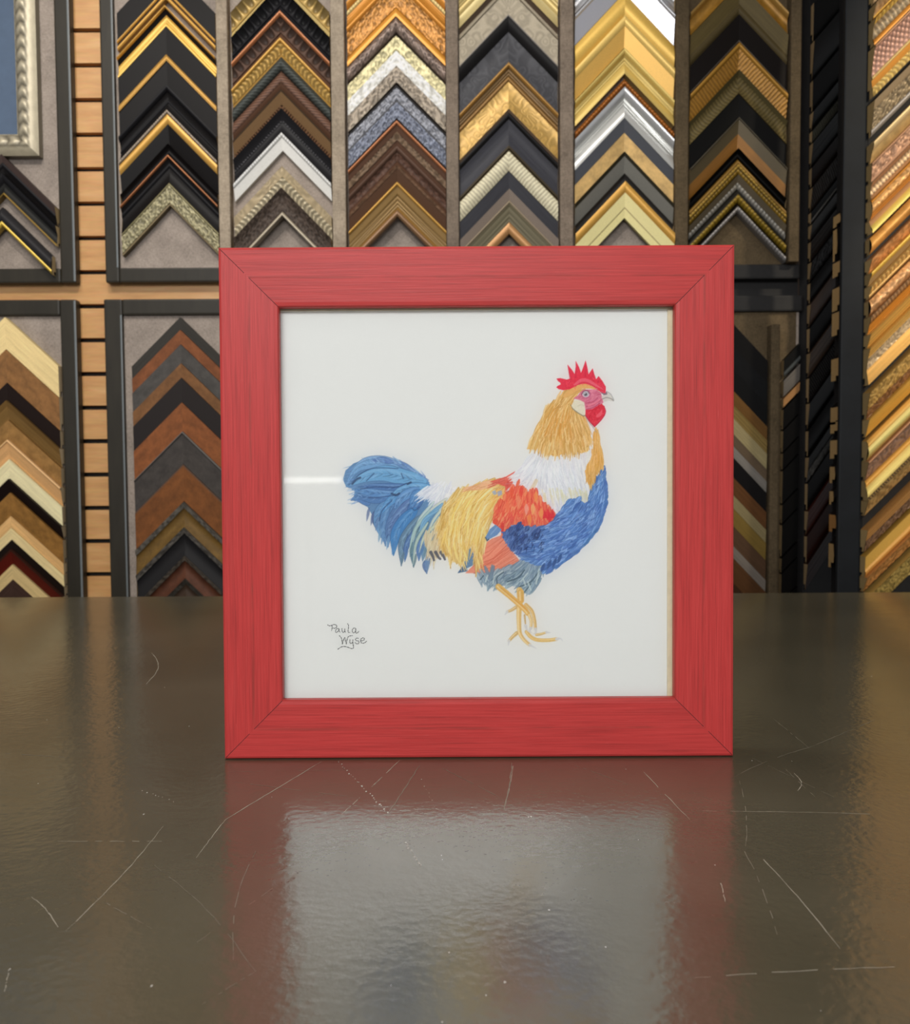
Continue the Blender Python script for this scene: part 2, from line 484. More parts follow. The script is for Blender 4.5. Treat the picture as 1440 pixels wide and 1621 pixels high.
def paint_rooster():
    BL, BD, BH = (84, 138, 186), (50, 78, 124), (128, 178, 214)
    # ---------------- tail
    tail = [(84,690),(68,655),(80,612),(118,578),(160,562),(205,553),(270,552),(330,570),(390,600),(440,640),(488,684),(455,705),(500,760),(525,800),(480,880),(440,950),(400,960),(350,960),(310,950),(270,930),(240,900),(226,860),(205,820),(185,785),(150,765),(118,745),(125,702)]
    fill(tail, (92, 134, 176), 0.95)
    T = [([(330,575),(250,560),(170,568),(95,620)],17,(128,166,206)),
         ([(430,640),(340,600),(240,580),(140,600),(82,680)],26,(120,166,206)),
         ([(300,572),(250,560),(200,566)],12,(96,128,184)),
         ([(400,612),(340,580),(290,572)],13,(110,146,192)),
         ([(470,672),(400,640),(330,610),(270,590)],18,(100,150,194)),
         ([(190,765),(150,740),(110,750)],22,(92,132,184)),
         ([(300,735),(220,745),(150,735),(106,752)],22,(88,130,180)),
         ([(360,700),(280,720),(200,715),(112,702)],24,(98,146,196)),
         ([(450,660),(360,645),(270,625),(180,640),(90,685)],38,(116,172,210)),
         ([(400,690),(300,690),(200,686),(140,690)],17,(84,124,176)),
         ([(260,800),(230,830),(222,880)],24,(84,104,146)),
         ([(300,760),(250,800),(236,860),(250,930)],26,(104,150,192)),
         ([(350,740),(285,800),(262,880),(270,970)],25,(96,140,186)),
         ([(470,690),(390,700),(300,750),(235,830)],26,(98,156,204)),
         ([(480,690),(400,690),(330,710),(290,750)],20,(108,166,208)),
         ([(380,740),(330,800),(290,880),(282,975)],24,(92,126,172)),
         ([(430,720),(375,780),(310,850),(290,900)],24,(98,128,176)),
         ([(420,700),(350,740),(310,800)],22,(104,152,200)),
         ([(440,740),(400,790),(370,850)],24,(76,118,172)),
         ([(450,720),(415,730),(390,790)],22,(88,140,192)),
         ([(410,800),(360,850),(318,920),(308,1015)],29,(72,134,190)),
         ([(440,830),(390,890),(350,960),(345,1065)],22,(104,134,156)),
         ([(430,880),(385,940),(365,990),(362,1045)],14,(84,118,170)),
         ([(470,860),(415,930),(398,1000),(403,1072)],16,(98,130,142)),
         ([(450,930),(430,980),(428,1040)],13,(92,128,180)),
         ([(500,920),(455,990),(445,1040)],12,(92,138,176)),
         ([(480,1035),(460,1060),(466,1102)],13,(96,122,166))]
    for p, w, c in T:
        big_feather(p, w, c, mixc(c, (38, 62, 104), .6), mixc(c, (170, 208, 232), .55), barbs=int(w*1.6))
    for p in [[(95,682),(120,655),(160,622),(220,600),(330,602)], [(150,700),(220,690),(320,690),(370,672)], [(190,740),(250,738),(320,728)],
              [(180,660),(200,640),(215,625)], [(355,650),(345,625)], [(240,850),(255,800),(300,755)], [(395,790),(410,800),(430,785)]]:
        stroke(smooth_pts(p), lambda t: 2.6, (46, 66, 108), 0.6)
    for p in [[(112,675),(130,655),(150,645)], [(300,722),(320,728),(335,720)], [(375,675),(390,668)]]:
        stroke(smooth_pts(p), lambda t: 5, (40, 52, 84), 0.7)
    for x in range(26):
        a = random.uniform(2.4, 3.3)
        stroke(curve_from(112+random.uniform(-10, 20)+(x > 13)*18, 592+x*7, a, 34), lambda t: 2.0*(1-t)+.6, jit((108, 150, 196)), 0.6)
    for _ in range(40):
        x = random.uniform(160, 460); y = 560+max(0, x-330)*.62+random.uniform(-4, 6)
        stroke(curve_from(x+14, y+12, -2.5+random.uniform(-.3, .3), 34), lambda t: 3.0*(1-t)+.6, jit(random.choice([(120,158,200),(100,130,184),(150,186,214)])), 0.7)
    for x, y, c in [(236,950,(120,164,196)),(250,960,(104,146,188)),(275,985,(110,154,190)),(300,1010,(80,134,186)),(345,1060,(96,122,140)),(362,1040,(84,120,170)),(403,1070,(90,118,128)),(385,1020,(110,140,150)),(428,1040,(96,132,176)),(445,1045,(120,150,170)),(458,1062,(96,132,172)),(462,1080,(104,138,178)),(452,1030,(110,140,160)),(440,1010,(90,130,176)),(465,1098,(110,136,170)),(180,850,(92,110,150)),(200,870,(84,104,146)),(222,895,(96,124,164))]:
        stroke(curve_from(x+12, y-60, 1.75, 64), leafw(7), jit(c, 6), .75)
    # ---------------- white tuft at the tail's root
    tuft = [(425,700),(470,688),(540,690),(610,730),(575,790),(520,800),(470,770),(430,730)]
    feathers(tuft, 90, [(450,700,150),(560,720,120),(500,780,125)], 70, 5, (226,227,230), (186,190,204), (238,238,240), outline=0.3)
    for _ in range(26):
        x = random.uniform(480, 590)
        stroke(curve_from(x, 690+(x-480)*.35, -1.0-random.random()*.5, 26), lambda t: 1.2, (200,202,212), 0.4)
    # ---------------- strands between tail and saddle
    for x0, y0, x1, y1, c, w in [(560,745,430,900,(200,206,196),9),(540,770,425,940,(108,164,204),10),(575,760,460,960,(198,210,200),9),
                                 (560,790,470,1000,(116,172,206),11),(590,780,520,930,(206,212,204),9),(600,770,505,900,(96,150,196),8),
                                 (500,760,400,950,(196,212,206),7),(480,800,380,1000,(168,196,190),8),(470,860,400,1060,(176,196,184),7),
                                 (530,830,470,1010,(214,204,170),8),(510,880,450,960,(92,142,190),9),(520,860,430,1000,(196,206,184),7),
                                 (590,800,560,880,(84,140,190),8),(520,800,430,900,(112,166,204),7)]:
        P = smooth_pts([(x0,y0), ((x0*.45+x1*.55)-14, (y0+y1)/2-8), (x1,y1)])
        stroke(P, leafw(w+1.6), mixc(c, (70, 92, 110), .55), 0.6)
        stroke(P, leafw(w), c, 0.92)
        stroke(P, lambda t: 1.4, mixc(c, (250, 250, 240), .5), 0.5)
    cream = [(470,900),(540,860),(590,900),(560,1020),(520,1010),(500,1045),(468,1010),(452,950)]
    feathers(cream, 55, [(500,950,100)], 80, 6, (216,200,166), (176,152,112), (230,222,198), outline=0.35)
    for p in [[(485,1000),(495,1020),(500,1038)], [(508,1000),(520,1022),(530,1032)], [(533,1000),(545,1018),(552,1034)]]:
        stroke(p, lambda t: 8-3*t, (72, 74, 88), 0.85)
    # ---------------- dark blue bits behind
    for p, c in [([(665,965),(640,1060),(612,1098),(690,1060),(700,1030)], (84,124,164)), ([(648,1050),(612,1100),(660,1090)], (64,94,130))]:
        fill(p, c, 0.9)
    # ---------------- salmon wing tip
    wing = [(822,918),(775,935),(752,950),(735,1000),(700,1050),(648,1100),(700,1100),(765,1094),(840,1075),(912,1046),(880,1005),(845,955)]
    fill(wing, (228, 142, 116))
    for _ in range(70):
        t = random.random()
        x0, y0 = 830+60*t+random.uniform(-10, 10), 925+115*t
        x1, y1 = 680+70*t*random.uniform(.7, 1), 1090-110*(1-t)*.9*random.random()
        stroke([(x0, y0), ((x0+x1)/2, (y0+y1)/2+14), (x1, y1)], lambda q: 1.7, jit(random.choice([(206,98,72),(236,158,130),(228,140,112)]), 8), 0.5)
    stroke(smooth_pts([(912,1046),(840,1075),(765,1094),(690,1100)]), lambda t: 2.5, (176, 92, 82), 0.7)
    # ---------------- grey thigh feathers
    thigh = [(700,1102),(765,1096),(840,1076),(912,1046),(990,1046),(1022,1068),(1008,1120),(985,1160),(955,1204),(930,1195),(905,1165),(860,1158),(800,1162),(755,1160),(720,1135)]
    fill(thigh, (146, 166, 182))
    feathers(thigh, 150, [(740,1120,60),(800,1130,130),(880,1110,150),(950,1120,125),(1000,1090,110)], 62, 8, (132,154,174), (84,106,122), (190,206,208), outline=0.5)
    for p in [[(800,1150),(800,1120),(830,1095)], [(905,1165),(960,1140),(1000,1090)], [(720,1130),(735,1112)], [(930,1190),(960,1150)], [(850,1140),(900,1120),(930,1085)]]:
        stroke(smooth_pts(p), lambda t: 3.2, (66, 86, 98), 0.75)
    for p in [[(780,1150),(790,1115),(825,1090)], [(935,1160),(925,1130)], [(960,1180),(945,1140)], [(745,1140),(755,1110)], [(985,1150),(1000,1080)], [(910,1140),(945,1100)]]:
        stroke(smooth_pts(p), lambda t: 3.4, (196, 210, 208), 0.8)
    # ---------------- saddle of long golden feathers
    saddle = [(600,735),(650,705),(700,682),(760,670),(820,676),(842,700),(815,745),(790,780),(775,850),(752,900),(740,960),(718,1050),(700,1095),(690,1000),(668,950),(650,1040),(620,1058),(590,1040),(560,1020),(540,980),(522,930),(520,880),(545,800),(570,760)]
    fill(saddle, (224, 192, 112))
    fld = [(620,760,125),(560,900,98),(700,720,140),(800,700,165),(760,800,115),(720,900,105),(600,1000,80),(700,1040,95),(650,850,108)]
    feathers(saddle, 430, fld, 105, 7, (222,186,104), (176,128,52), (244,232,184), sortkey=lambda p: -p[1]+p[0]*.2, outline=0.5, bend=.3)
    sad2 = [(620,740),(700,700),(780,690),(790,760),(760,860),(700,960),(600,1000),(545,960),(560,850)]
    feathers(sad2, 120, fld, 90, 5, (234,204,110), (206,160,72), (240,232,196), outline=0.2)
    for x, y in [(690,960),(700,1000),(715,1040),(735,960),(742,930),(705,1070),(600,1035),(640,1030),(570,1010),(625,1045)]:
        stroke(curve_from(x, y-40, 1.45+random.uniform(-.3, .3), 62), leafw(5), jit((230,206,130)), 0.95)
    orng = [(640,705),(700,678),(765,662),(820,668),(770,690),(700,705)]
    feathers(orng, 45, [(720,690,165)], 55, 5, (226,170,122), (204,140,96), (236,198,160), outline=0.2)
    feathers([(800,700),(842,705),(835,735),(800,770),(780,740)], 26, [(810,730,140)], 40, 6, (232,184,96), (206,140,60), (238,214,150))
    for p in [[(775,712),(790,705),(800,722),(785,728)], [(800,712),(822,705),(824,725),(805,735)]]:
        fill(p, (150, 170, 206), 0.85)
    # ---------------- red shoulder
    fill([(886,614),(842,640),(765,664),(800,674),(838,688),(842,715),(832,750),(862,752),(868,715),(880,675),(868,650)], (218, 96, 80))
    for _ in range(40):
        t = random.random(); x = 790+85*t; y = 668-40*t+random.uniform(0, 14)
        stroke(curve_from(x, y, 2.75, 40), lambda q: 1.6, jit(random.choice([(232,124,104),(196,72,64)]), 8), .5)
    for _ in range(20):
        stroke(curve_from(random.uniform(842, 868), random.uniform(650, 720), 1.75, 40), lambda q: 1.8, jit(random.choice([(226,104,88),(202,74,66)]), 8), .5)
    # ---------------- white hackle
    white = [(990,500),(960,540),(935,570),(885,618),(876,660),(872,700),(905,690),(940,730),(965,720),(985,690),(1005,750),(1050,790),(1075,830),(1100,790),(1130,760),(1165,738),(1205,745),(1235,770),(1236,700),(1222,650),(1225,590),(1262,560),(1268,470),(1255,425),(1200,480)]
    fill(white, (228, 228, 229))
    feathers(white, 330, [(900,650,140),(950,600,125),(1000,700,85),(1100,650,70),(1200,600,80),(1200,700,72),(1100,780,70),(1240,500,90)], 90, 6, (228,229,231), (196,197,206), (236,236,236), outline=0.35, streaks=1)
    for _ in range(80):
        x = random.uniform(900, 1230); y = random.uniform(600, 740)
        a = flow([(900,650,150),(1000,700,80),(1100,650,55),(1200,600,60)], x, y)
        stroke(curve_from(x, y, a, random.uniform(30, 70), .5), lambda q: 1.3, (180, 182, 194), .38)
    for _ in range(60):
        x = random.uniform(1000, 1230); y = random.uniform(720, 770)
        stroke(curve_from(x, y-30, 1.35, 55), lambda q: 3*(1-q)+.8, jit((216, 210, 176), 10), .55)
    stroke(smooth_pts([(965,700),(975,680),(985,660)]), lambda t: 9, (214, 186, 130), 0.5)
    # ---------------- red and orange wing coverts
    red = [(800,765),(832,745),(862,705),(895,682),(920,690),(945,742),(962,715),(985,705),(1010,755),(1030,790),(1050,800),(1075,825),(1068,850),(1030,880),(985,888),(945,880),(900,868),(870,875),(838,925),(812,885),(778,860),(785,810)]
    fill(red, (222, 84, 60))
    feathers(red, 210, [(900,800,105),(820,820,115),(1000,800,85)], 44, 9, (232,104,74), (204,54,54), (246,182,124), sortkey=lambda p: -p[1], outline=0.5, bend=.2)
    for x, y, c in [(900,760,(236,146,110)),(940,800,(240,170,150)),(985,740,(240,150,80)),(870,720,(230,90,60)),(1010,820,(240,160,90)),(850,790,(236,120,80)),(955,850,(238,140,70)),(915,715,(228,70,60)),(1050,840,(214,36,50)),(1040,825,(220,40,54)),(825,890,(218,60,56)),(870,850,(228,92,80)),(970,800,(242,176,110))]:
        stroke(curve_from(x, y-26, 1.6, 50), leafw(10), jit(c, 6), 0.8)
    for x in (1030, 1050, 1068):
        fill([(x-14,840),(x-6,800+random.uniform(-8, 8)),(x+10,836)], (216, 44, 56), .9)
    # ---------------- blue breast
    breast = [(1300,602),(1314,660),(1322,720),(1312,800),(1290,850),(1262,905),(1205,975),(1150,1020),(1095,1062),(1045,1095),(1012,1102),(1015,1062),(960,1050),(915,1030),(880,990),(845,950),(832,920),(855,890),(882,868),(935,882),(985,888),(1035,880),(1070,850),(1100,800),(1130,765),(1165,742),(1195,752),(1230,775),(1240,705),(1262,660)]
    fill(breast, (92, 136, 196))
    bf = [(1290,700,105),(1290,800,115),(1240,880,135),(1150,950,145),(1050,980,160),(950,960,175),(1100,850,150),(1180,800,130),(1250,720,110),(1050,1060,140),(900,920,200)]
    feathers(breast, 520, bf, 46, 9, (98,144,206), (42,70,134), (170,204,238), sortkey=lambda p: -p[1], outline=0.8, bend=.25, streaks=2)
    navy = [(835,918),(880,870),(935,884),(1000,885),(985,930),(940,960),(905,1000),(870,985),(848,950)]
    feathers(navy, 90, [(900,930,120)], 34, 9, (70,104,168), (36,54,104), (130,166,216), outline=.7)
    for _ in range(50):
        x = random.uniform(880, 1030); y = random.uniform(885, 985)
        stroke(curve_from(x, y, random.uniform(1.5, 2.6), 26), lambda q: 2.4*(1-q)+.7, jit((34, 50, 92), 10), .55)
    edge = smooth_pts([(1306,640),(1318,720),(1310,800),(1288,860),(1258,915),(1205,975),(1150,1022),(1095,1062),(1045,1092)], 5)
    for p in edge:
        a = flow(bf, p[0], p[1])+random.uniform(-.15, .1)
        stroke(curve_from(p[0]-math.cos(a)*26-3, p[1]-math.sin(a)*26, a, 36), leafw(6), jit((76, 116, 176), 14), .85)
    for x, y in [(1010,1095),(1040,1080),(1065,1072),(1090,1050)]:
        stroke(curve_from(x+14, y-40, 1.95, 44), leafw(8), jit((52, 80, 134), 8), .9)
    fill([(792,868),(822,892),(800,918),(755,942),(744,928),(765,890)], (104, 146, 196))
    stroke([(800,880),(770,915)], lambda t: 3, (140, 176, 214), .7)
    stroke([(745,930),(752,945),(760,938)], lambda t: 3, (44, 62, 92), .8)
    # ---------------- golden strip on the chest
    strip = [(1262,425),(1282,450),(1296,510),(1302,600),(1270,628),(1262,660),(1240,690),(1225,660),(1216,612),(1240,590),(1252,555),(1262,500)]
    fill(strip, (224, 170, 84))
    feathers(strip, 70, [(1270,500,85),(1240,640,95)], 60, 5, (224,172,86), (190,130,52), (236,200,140), outline=.3)
    # ---------------- golden hackle
    hack = [(1150,240),(1110,250),(1065,285),(1035,325),(1005,375),(975,430),(955,470),(942,510),(975,512),(1000,500),(1040,535),(1080,545),(1120,530),(1160,520),(1200,530),(1232,520),(1240,490),(1245,440),(1232,395),(1210,355),(1165,325),(1150,300),(1180,255),(1200,225),(1265,225),(1270,215),(1215,200),(1180,210)]
    fill(hack, (222, 180, 104))
    hf = [(1100,300,125),(1020,420,115),(970,490,112),(1080,450,98),(1150,450,82),(1220,450,70),(1130,330,100),(1200,380,70),(1200,215,175),(1100,520,88),(1200,510,78)]
    hk2 = [(1150,240),(1110,250),(1065,285),(1035,325),(1005,375),(975,430),(955,480),(1040,520),(1120,520),(1200,515),(1238,480),(1232,395),(1210,355),(1165,325),(1150,300),(1180,240)]
    feathers(hk2, 430, hf, 85, 5, (224,182,104), (176,122,48), (244,220,168), sortkey=lambda p: -p[1], outline=.45, bend=.25)
    for _ in range(60):
        x = random.uniform(960, 1240)
        y = 495+20*math.sin(x*.05)+random.uniform(-10, 16)
        a = flow(hf, x, y)
        stroke(curve_from(x, y-24, a, 50), leafw(4.5), jit(random.choice([(220,180,108),(232,206,150),(206,160,84)]), 8), .85)
    for _ in range(60):
        x = random.uniform(1000, 1150); y = random.uniform(280, 430)
        if inside(hk2, np.array([x]), np.array([y]))[0]: stroke(curve_from(x, y, flow(hf, x, y), 55), lambda q: 1.8, jit((212, 150, 60), 10), .65)
    stroke(smooth_pts([(1120,262),(1165,228),(1215,210),(1260,222),(1285,240)]), leafw(13), (224, 178, 104), .95)
    stroke(smooth_pts([(1148,300),(1165,325),(1205,350),(1218,352)]), lambda t: 2.2, (150, 124, 84), .7)
    # ---------------- head
    H = lambda pts: [(x/3+900, y/3+60) for x, y in pts]
    comb = H([(545,350),(600,344),(690,365),(745,350),(722,270),(700,150),(760,220),(805,285),(818,190),(820,100),(865,185),(895,270),(930,180),(960,92),(985,190),(1002,290),(1030,250),(1060,205),(1085,290),(1110,360),(1145,315),(1200,385),(1250,470),(1245,560),(1185,552),(1100,482),(1030,445),(960,425),(900,428),(850,442),(740,500),(640,516),(575,500),(542,475),(560,455),(605,435),(600,410),(565,385)])
    fill(comb, (222, 44, 70))
    for p in [[(740,360),(700,160)], [(810,330),(822,110)], [(950,320),(960,100)], [(1050,340),(1060,215)], [(1130,400),(1148,325)]]:
        q = H([(p[0][0]+6, p[0][1]), (p[1][0]+8, p[1][1]+30)])
        stroke(q, lambda t: 4.5*(1-t)+.6, (200, 30, 60), .55)
    for _ in range(60):
        x = random.uniform(640, 1220); y = random.uniform(330, 480)
        if inside(comb, np.array([x/3+900]), np.array([y/3+60]))[0]:
            stroke(H([(x, y), (x+random.uniform(-30, 30), y+random.uniform(10, 40))]), lambda t: 2, jit(random.choice([(236,84,104),(204,26,56),(228,60,82)]), 8), .5)
    stroke(smooth_pts(H([(800,440),(900,375),(1000,385),(1100,440),(1220,510)])), leafw(8), (232, 112, 130), .7)
    stroke(smooth_pts(H([(860,432),(960,405),(1060,450),(1150,520)])), lambda t: 3, (208, 60, 86), .6)
    face = H([(780,632),(850,590),(895,530),(960,505),(1040,505),(1110,500),(1180,560),(1215,690),(1150,750),(1050,790),(960,805),(940,690),(870,652)])
    fill(face, (212, 120, 146))
    for _ in range(70):
        x = random.uniform(800, 1200); y = random.uniform(510, 780)
        if inside(face, np.array([x/3+900]), np.array([y/3+60]))[0]:
            stroke(H([(x, y), (x+random.uniform(20, 60), y-random.uniform(0, 30))]), lambda t: 1.8, jit(random.choice([(190,84,116),(228,158,176),(204,96,124)]), 8), .55)
    for p in [[(965,700),(1060,680),(1130,630)], [(970,750),(1080,715),(1180,650)], [(965,790),(1070,760),(1160,700)]]:
        stroke(smooth_pts(H(p)), lambda t: 2.6, (184, 62, 98), .7)
    stroke(smooth_pts(H([(1000,735),(1090,700),(1160,650)])), lambda t: 4, (232, 132, 150), .7)
    fill(H([(758,735),(775,695),(805,662),(880,655),(940,690),(950,780),(955,865),(925,872),(850,830),(785,790)]), (222, 221, 200))
    stroke(smooth_pts(H([(770,770),(850,835),(925,878),(958,870)])), lambda t: 2.4, (132, 128, 112), .75)
    stroke(smooth_pts(H([(850,740),(900,720),(930,740)])), lambda t: 3, (204, 204, 178), .6)
    wat = H([(960,795),(1050,785),(1120,745),(1190,705),(1230,745),(1248,810),(1235,870),(1190,935),(1130,1000),(1088,1038),(1040,990),(985,930),(955,885)])
    fill(wat, (216, 40, 62))
    for _ in range(70):
        x = random.uniform(970, 1230); y = random.uniform(740, 1010)
        if inside(wat, np.array([x/3+900]), np.array([y/3+60]))[0]:
            stroke(H([(x, y), (x+random.uniform(-20, 30), y+random.uniform(-40, 10))]), lambda t: 2.2, jit(random.choice([(232,78,94),(190,24,48),(206,30,54)]), 8), .5)
    stroke(smooth_pts(H([(1120,890),(1170,850),(1195,790)])), leafw(8), (238, 96, 112), .8)
    stroke(smooth_pts(H([(965,880),(1020,960),(1088,1034)])), lambda t: 3, (164, 28, 60), .6)
    stroke(smooth_pts(H([(1235,770),(1245,830),(1200,915),(1100,1020)])), lambda t: 2, (176, 40, 76), .6)
    for cx_, r, c in [((965,572),64,(196,100,136)), ((963,570),46,(222,208,216)), ((963,570),38,(176,180,190)), ((960,574),20,(70,80,84))]:
        px, py = cx_[0]/3+900, cx_[1]/3+60
        fill([(px+r/3*1.12*math.cos(q*math.pi/12), py+r/3*math.sin(q*math.pi/12)) for q in range(24)], c, .95)
    stroke(smooth_pts(H([(905,575),(935,530),(985,525),(1015,565)])), lambda t: 2.0, (112, 66, 92), .8)
    stroke(H([(948,566),(952,562)]), lambda t: 2.2, (225, 230, 230), .9)
    beak = H([(1185,610),(1215,580),(1250,560),(1270,535),(1310,560),(1345,610),(1362,655),(1345,672),(1290,662),(1222,682),(1205,650)])
    fill(beak, (208, 206, 198))
    stroke(smooth_pts(H([(1200,640),(1260,620),(1330,640),(1358,665)])), lambda t: 2.4, (140, 136, 130), .8)
    stroke(smooth_pts(H([(1275,540),(1320,575),(1362,650)])), lambda t: 2.2, (158, 160, 160), .7)
    fill(H([(1170,545),(1240,560),(1262,520),(1270,575),(1220,585)]), (120, 96, 112), .9)
    stroke(smooth_pts(H([(960,890),(1010,970),(1080,1060),(1110,1110)])), lambda t: 1.8, (150, 146, 140), .6)
    # ---------------- legs
    G, GD, GL = (224,190,124), (190,152,92), (240,220,174)
    def limb(pts, w0, w1, c=G):
        P = smooth_pts(pts)
        w0 *= .86; w1 *= .86
        stroke(P, lambda t: w0+(w1-w0)*t+1.2, GD, .45)
        stroke(P, lambda t: w0+(w1-w0)*t, c, .97)
        stroke([p+np.array((-w0*.3, -w0*.1)) for p in P], lambda t: w0*.28, GL, .6)
        stroke([p+np.array((w0*.45, w0*.15)) for p in P], lambda t: w0*.2, mixc(c, GD, .6), .6)
    def claw(pts, w=5):
        stroke(smooth_pts(pts), lambda t: w*(1-t)+1, (204, 204, 206), .95)
    limb([(987,1394),(1010,1390),(1034,1382)], 7, 5, (214,184,120)); claw([(1034,1382),(1055,1384)])
    limb([(893,1386),(873,1404),(857,1422)], 10, 7, (206,172,110)); claw([(857,1422),(852,1445)])
    limb([(890,1262),(868,1276),(848,1284)], 9, 6, (208,176,120)); claw([(848,1284),(836,1300)])
    limb([(937,1250),(965,1280),(978,1325),(982,1366)], 9, 7, (212,172,100))
    limb([(906,1180),(908,1230),(904,1286),(904,1340),(908,1385),(926,1416),(954,1442)], 16, 8, (224,188,118))
    limb([(912,1190),(914,1230)], 17, 15, (222,172,86))
    claw([(954,1442),(978,1455),(988,1462)])
    limb([(940,1380),(960,1404),(990,1418),(1040,1420),(1080,1415)], 10, 9, (222,184,106)); claw([(1082,1415),(1100,1412),(1112,1424)], 6)
    limb([(806,1164),(850,1200),(893,1238),(930,1272),(946,1292)], 16, 13, (222,176,92))
    limb([(953,1300),(962,1330),(960,1362)], 9, 7, (224,196,140))
    limb([(930,1300),(934,1340)], 4, 3, (180,150,96))
    for p in [[(960,1362),(955,1376),(968,1388)], [(982,1366),(984,1384),(970,1392)], [(935,1350),(942,1370),(955,1384)]]:
        claw(p, 6)
    stroke(smooth_pts([(820,1172),(870,1215),(915,1252),(940,1275)]), lambda t: 4, (214, 150, 62), .55)

paint_rooster()
# pencil grain
NX, NY = np.meshgrid(gx, gy)
gr = (vnoise(NX/5, NY/5, 3)-.5)*7 + (vnoise(NX/2.2, NY/2.2, 5)-.5)*5
msk = (np.abs(CAN-PAPER).sum(2) > 6)
CAN += (gr*msk)[..., None]
CAN = CAN*.93+PAPER*.07
CAN = np.clip(CAN, 0, 255)

# ------------------------------------------------------------------ red frame (top-level) and what it holds
TILT = math.radians(1.2)
FRW = 0.40
fcx = at(758, 1201, DF).x
frame = empty('picture_frame', (fcx, DF+0.026, 0.0), 'wide distressed red picture frame around a rooster drawing, standing on the counter', 'picture frame')
frame.rotation_euler = (-TILT, 0, 0)
bpy.context.view_layer.update()
FM = Matrix.Translation(frame.location) @ frame.rotation_euler.to_matrix().to_4x4()
FMI = FM.inverted()
HW = FRW/2
FH = 0.3993
WM = 0.0462
def frame_local(px, py, ydep):
    """photo point -> local point on the plane y = ydep of the frame"""
    o = FMI @ Vector((0, 0, CAMH)); d = (FMI.to_3x3() @ ray(px, py))
    t = (ydep-o.y)/d.y
    return o+d*t

YF = -0.026
prof = [(0, 0.0), (0, YF+0.0022), (0.0006, YF+0.0008), (0.0022, YF), (0.0230, YF+0.0000), (0.0240, YF+0.00005), (WM-.0036, YF+0.0004), (WM-.0008, YF+0.0009), (WM, YF+0.0020), (WM, YF+0.0082), (0.039, YF+0.0082), (0.039, 0.0)]
corners = [(-HW, 0), (HW, 0), (HW, FH), (-HW, FH)]
inward = [(1, 1), (-1, 1), (-1, -1), (1, -1)]
for k in range(4):
    a, bb = k, (k+1) % 4
    V, UV = [], []
    NU = 2
    for (c, s) in ((corners[a], inward[a]), (corners[bb], inward[bb])):
        acc = 0
        for j, (v, y) in enumerate(prof):
            V.append((c[0]+s[0]*v, y, c[1]+s[1]*v))
            L = (c[0]+s[0]*v) if k in (0, 2) else (c[1]+s[1]*v)
            UV.append((L+k*3.1, v+(0.002 if j >= 9 else 0)))
    n = len(prof)
    Fc = [(j, j+1, n+j+1, n+j) for j in range(n-1)] + [(n-1, 0, n, 2*n-1)]
    me = mesh('rail', V, Fc, M_RED, uvs=UV)
    link('rail', me, frame)

# mitre lines: thin dark gaps
for (c, s) in zip(corners, inward):
    w = 0.00016
    V = []
    for v, y in [(0.0010, YF+0.0005), (0.0024, YF-0.00002), (WM-.0036, YF+0.0003), (WM-.0004, YF+0.0010)]:
        V += [(c[0]+s[0]*v-s[0]*w, y-0.00012, c[1]+s[1]*v+s[1]*w), (c[0]+s[0]*v+s[0]*w, y-0.00012, c[1]+s[1]*v-s[1]*w)]
    Fc = [(2*i, 2*i+1, 2*i+3, 2*i+2) for i in range(3)]
    link('mitre_joint', mesh('mitre_joint', V, Fc, simple('dark mitre line', (92, 26, 28), 0.7)), frame)

YG = YF+0.0082
YA = YF+0.0112
gi = HW-.0415
link('glass_pane', mesh('glass_pane', [(-gi, YG+.001, .0415), (gi, YG+.001, .0415), (gi, YG+.001, FH-.0415), (-gi, YG+.001, FH-.0415)], [(0, 1, 2, 3)], M_GLASS), frame, label='clear glass pane with a faint light streak')

# paper mesh: fine grid where the drawing is, plain quads elsewhere
V = []; C = []
P00 = frame_local(520+CX0/3, 540+CY0/3, YA); P10 = frame_local(520+CX1/3, 540+CY0/3, YA)
P01 = frame_local(520+CX0/3, 540+CY1/3, YA); P11 = frame_local(520+CX1/3, 540+CY1/3, YA)
su = np.linspace(0, 1, GW)[None, :, None]; sv = np.linspace(0, 1, GH)[:, None, None]
A = [np.array(p) for p in (P00, P10, P01, P11)]
G = (A[0]*(1-su)+A[1]*su)*(1-sv)+(A[2]*(1-su)+A[3]*su)*sv
G[..., 1] = YA
Vg = G.reshape(-1, 3)
ALB = 1.16
def alb(c): return np.clip(lin(c)*ALB, 0, .93)
Cg = alb(CAN.reshape(-1, 3))
idx = np.arange(GW*GH).reshape(GH, GW)
Fg = np.stack([idx[1:, :-1], idx[1:, 1:], idx[:-1, 1:], idx[:-1, :-1]], -1).reshape(-1, 4)
nv = len(Vg)
gi2 = HW-0.0415
xs0, xs1, zb, zt = -gi2, gi2, 0.0415, FH-0.0415
ext = [(xs0, YA, zt), (xs1, YA, zt), (xs1, YA, zb), (xs0, YA, zb)]
Fo = [(idx[0, 0], idx[0, -1], nv+1, nv+0), (idx[0, -1], idx[-1, -1], nv+2, nv+1), (idx[-1, -1], idx[-1, 0], nv+3, nv+2), (idx[-1, 0], idx[0, 0], nv+0, nv+3)]
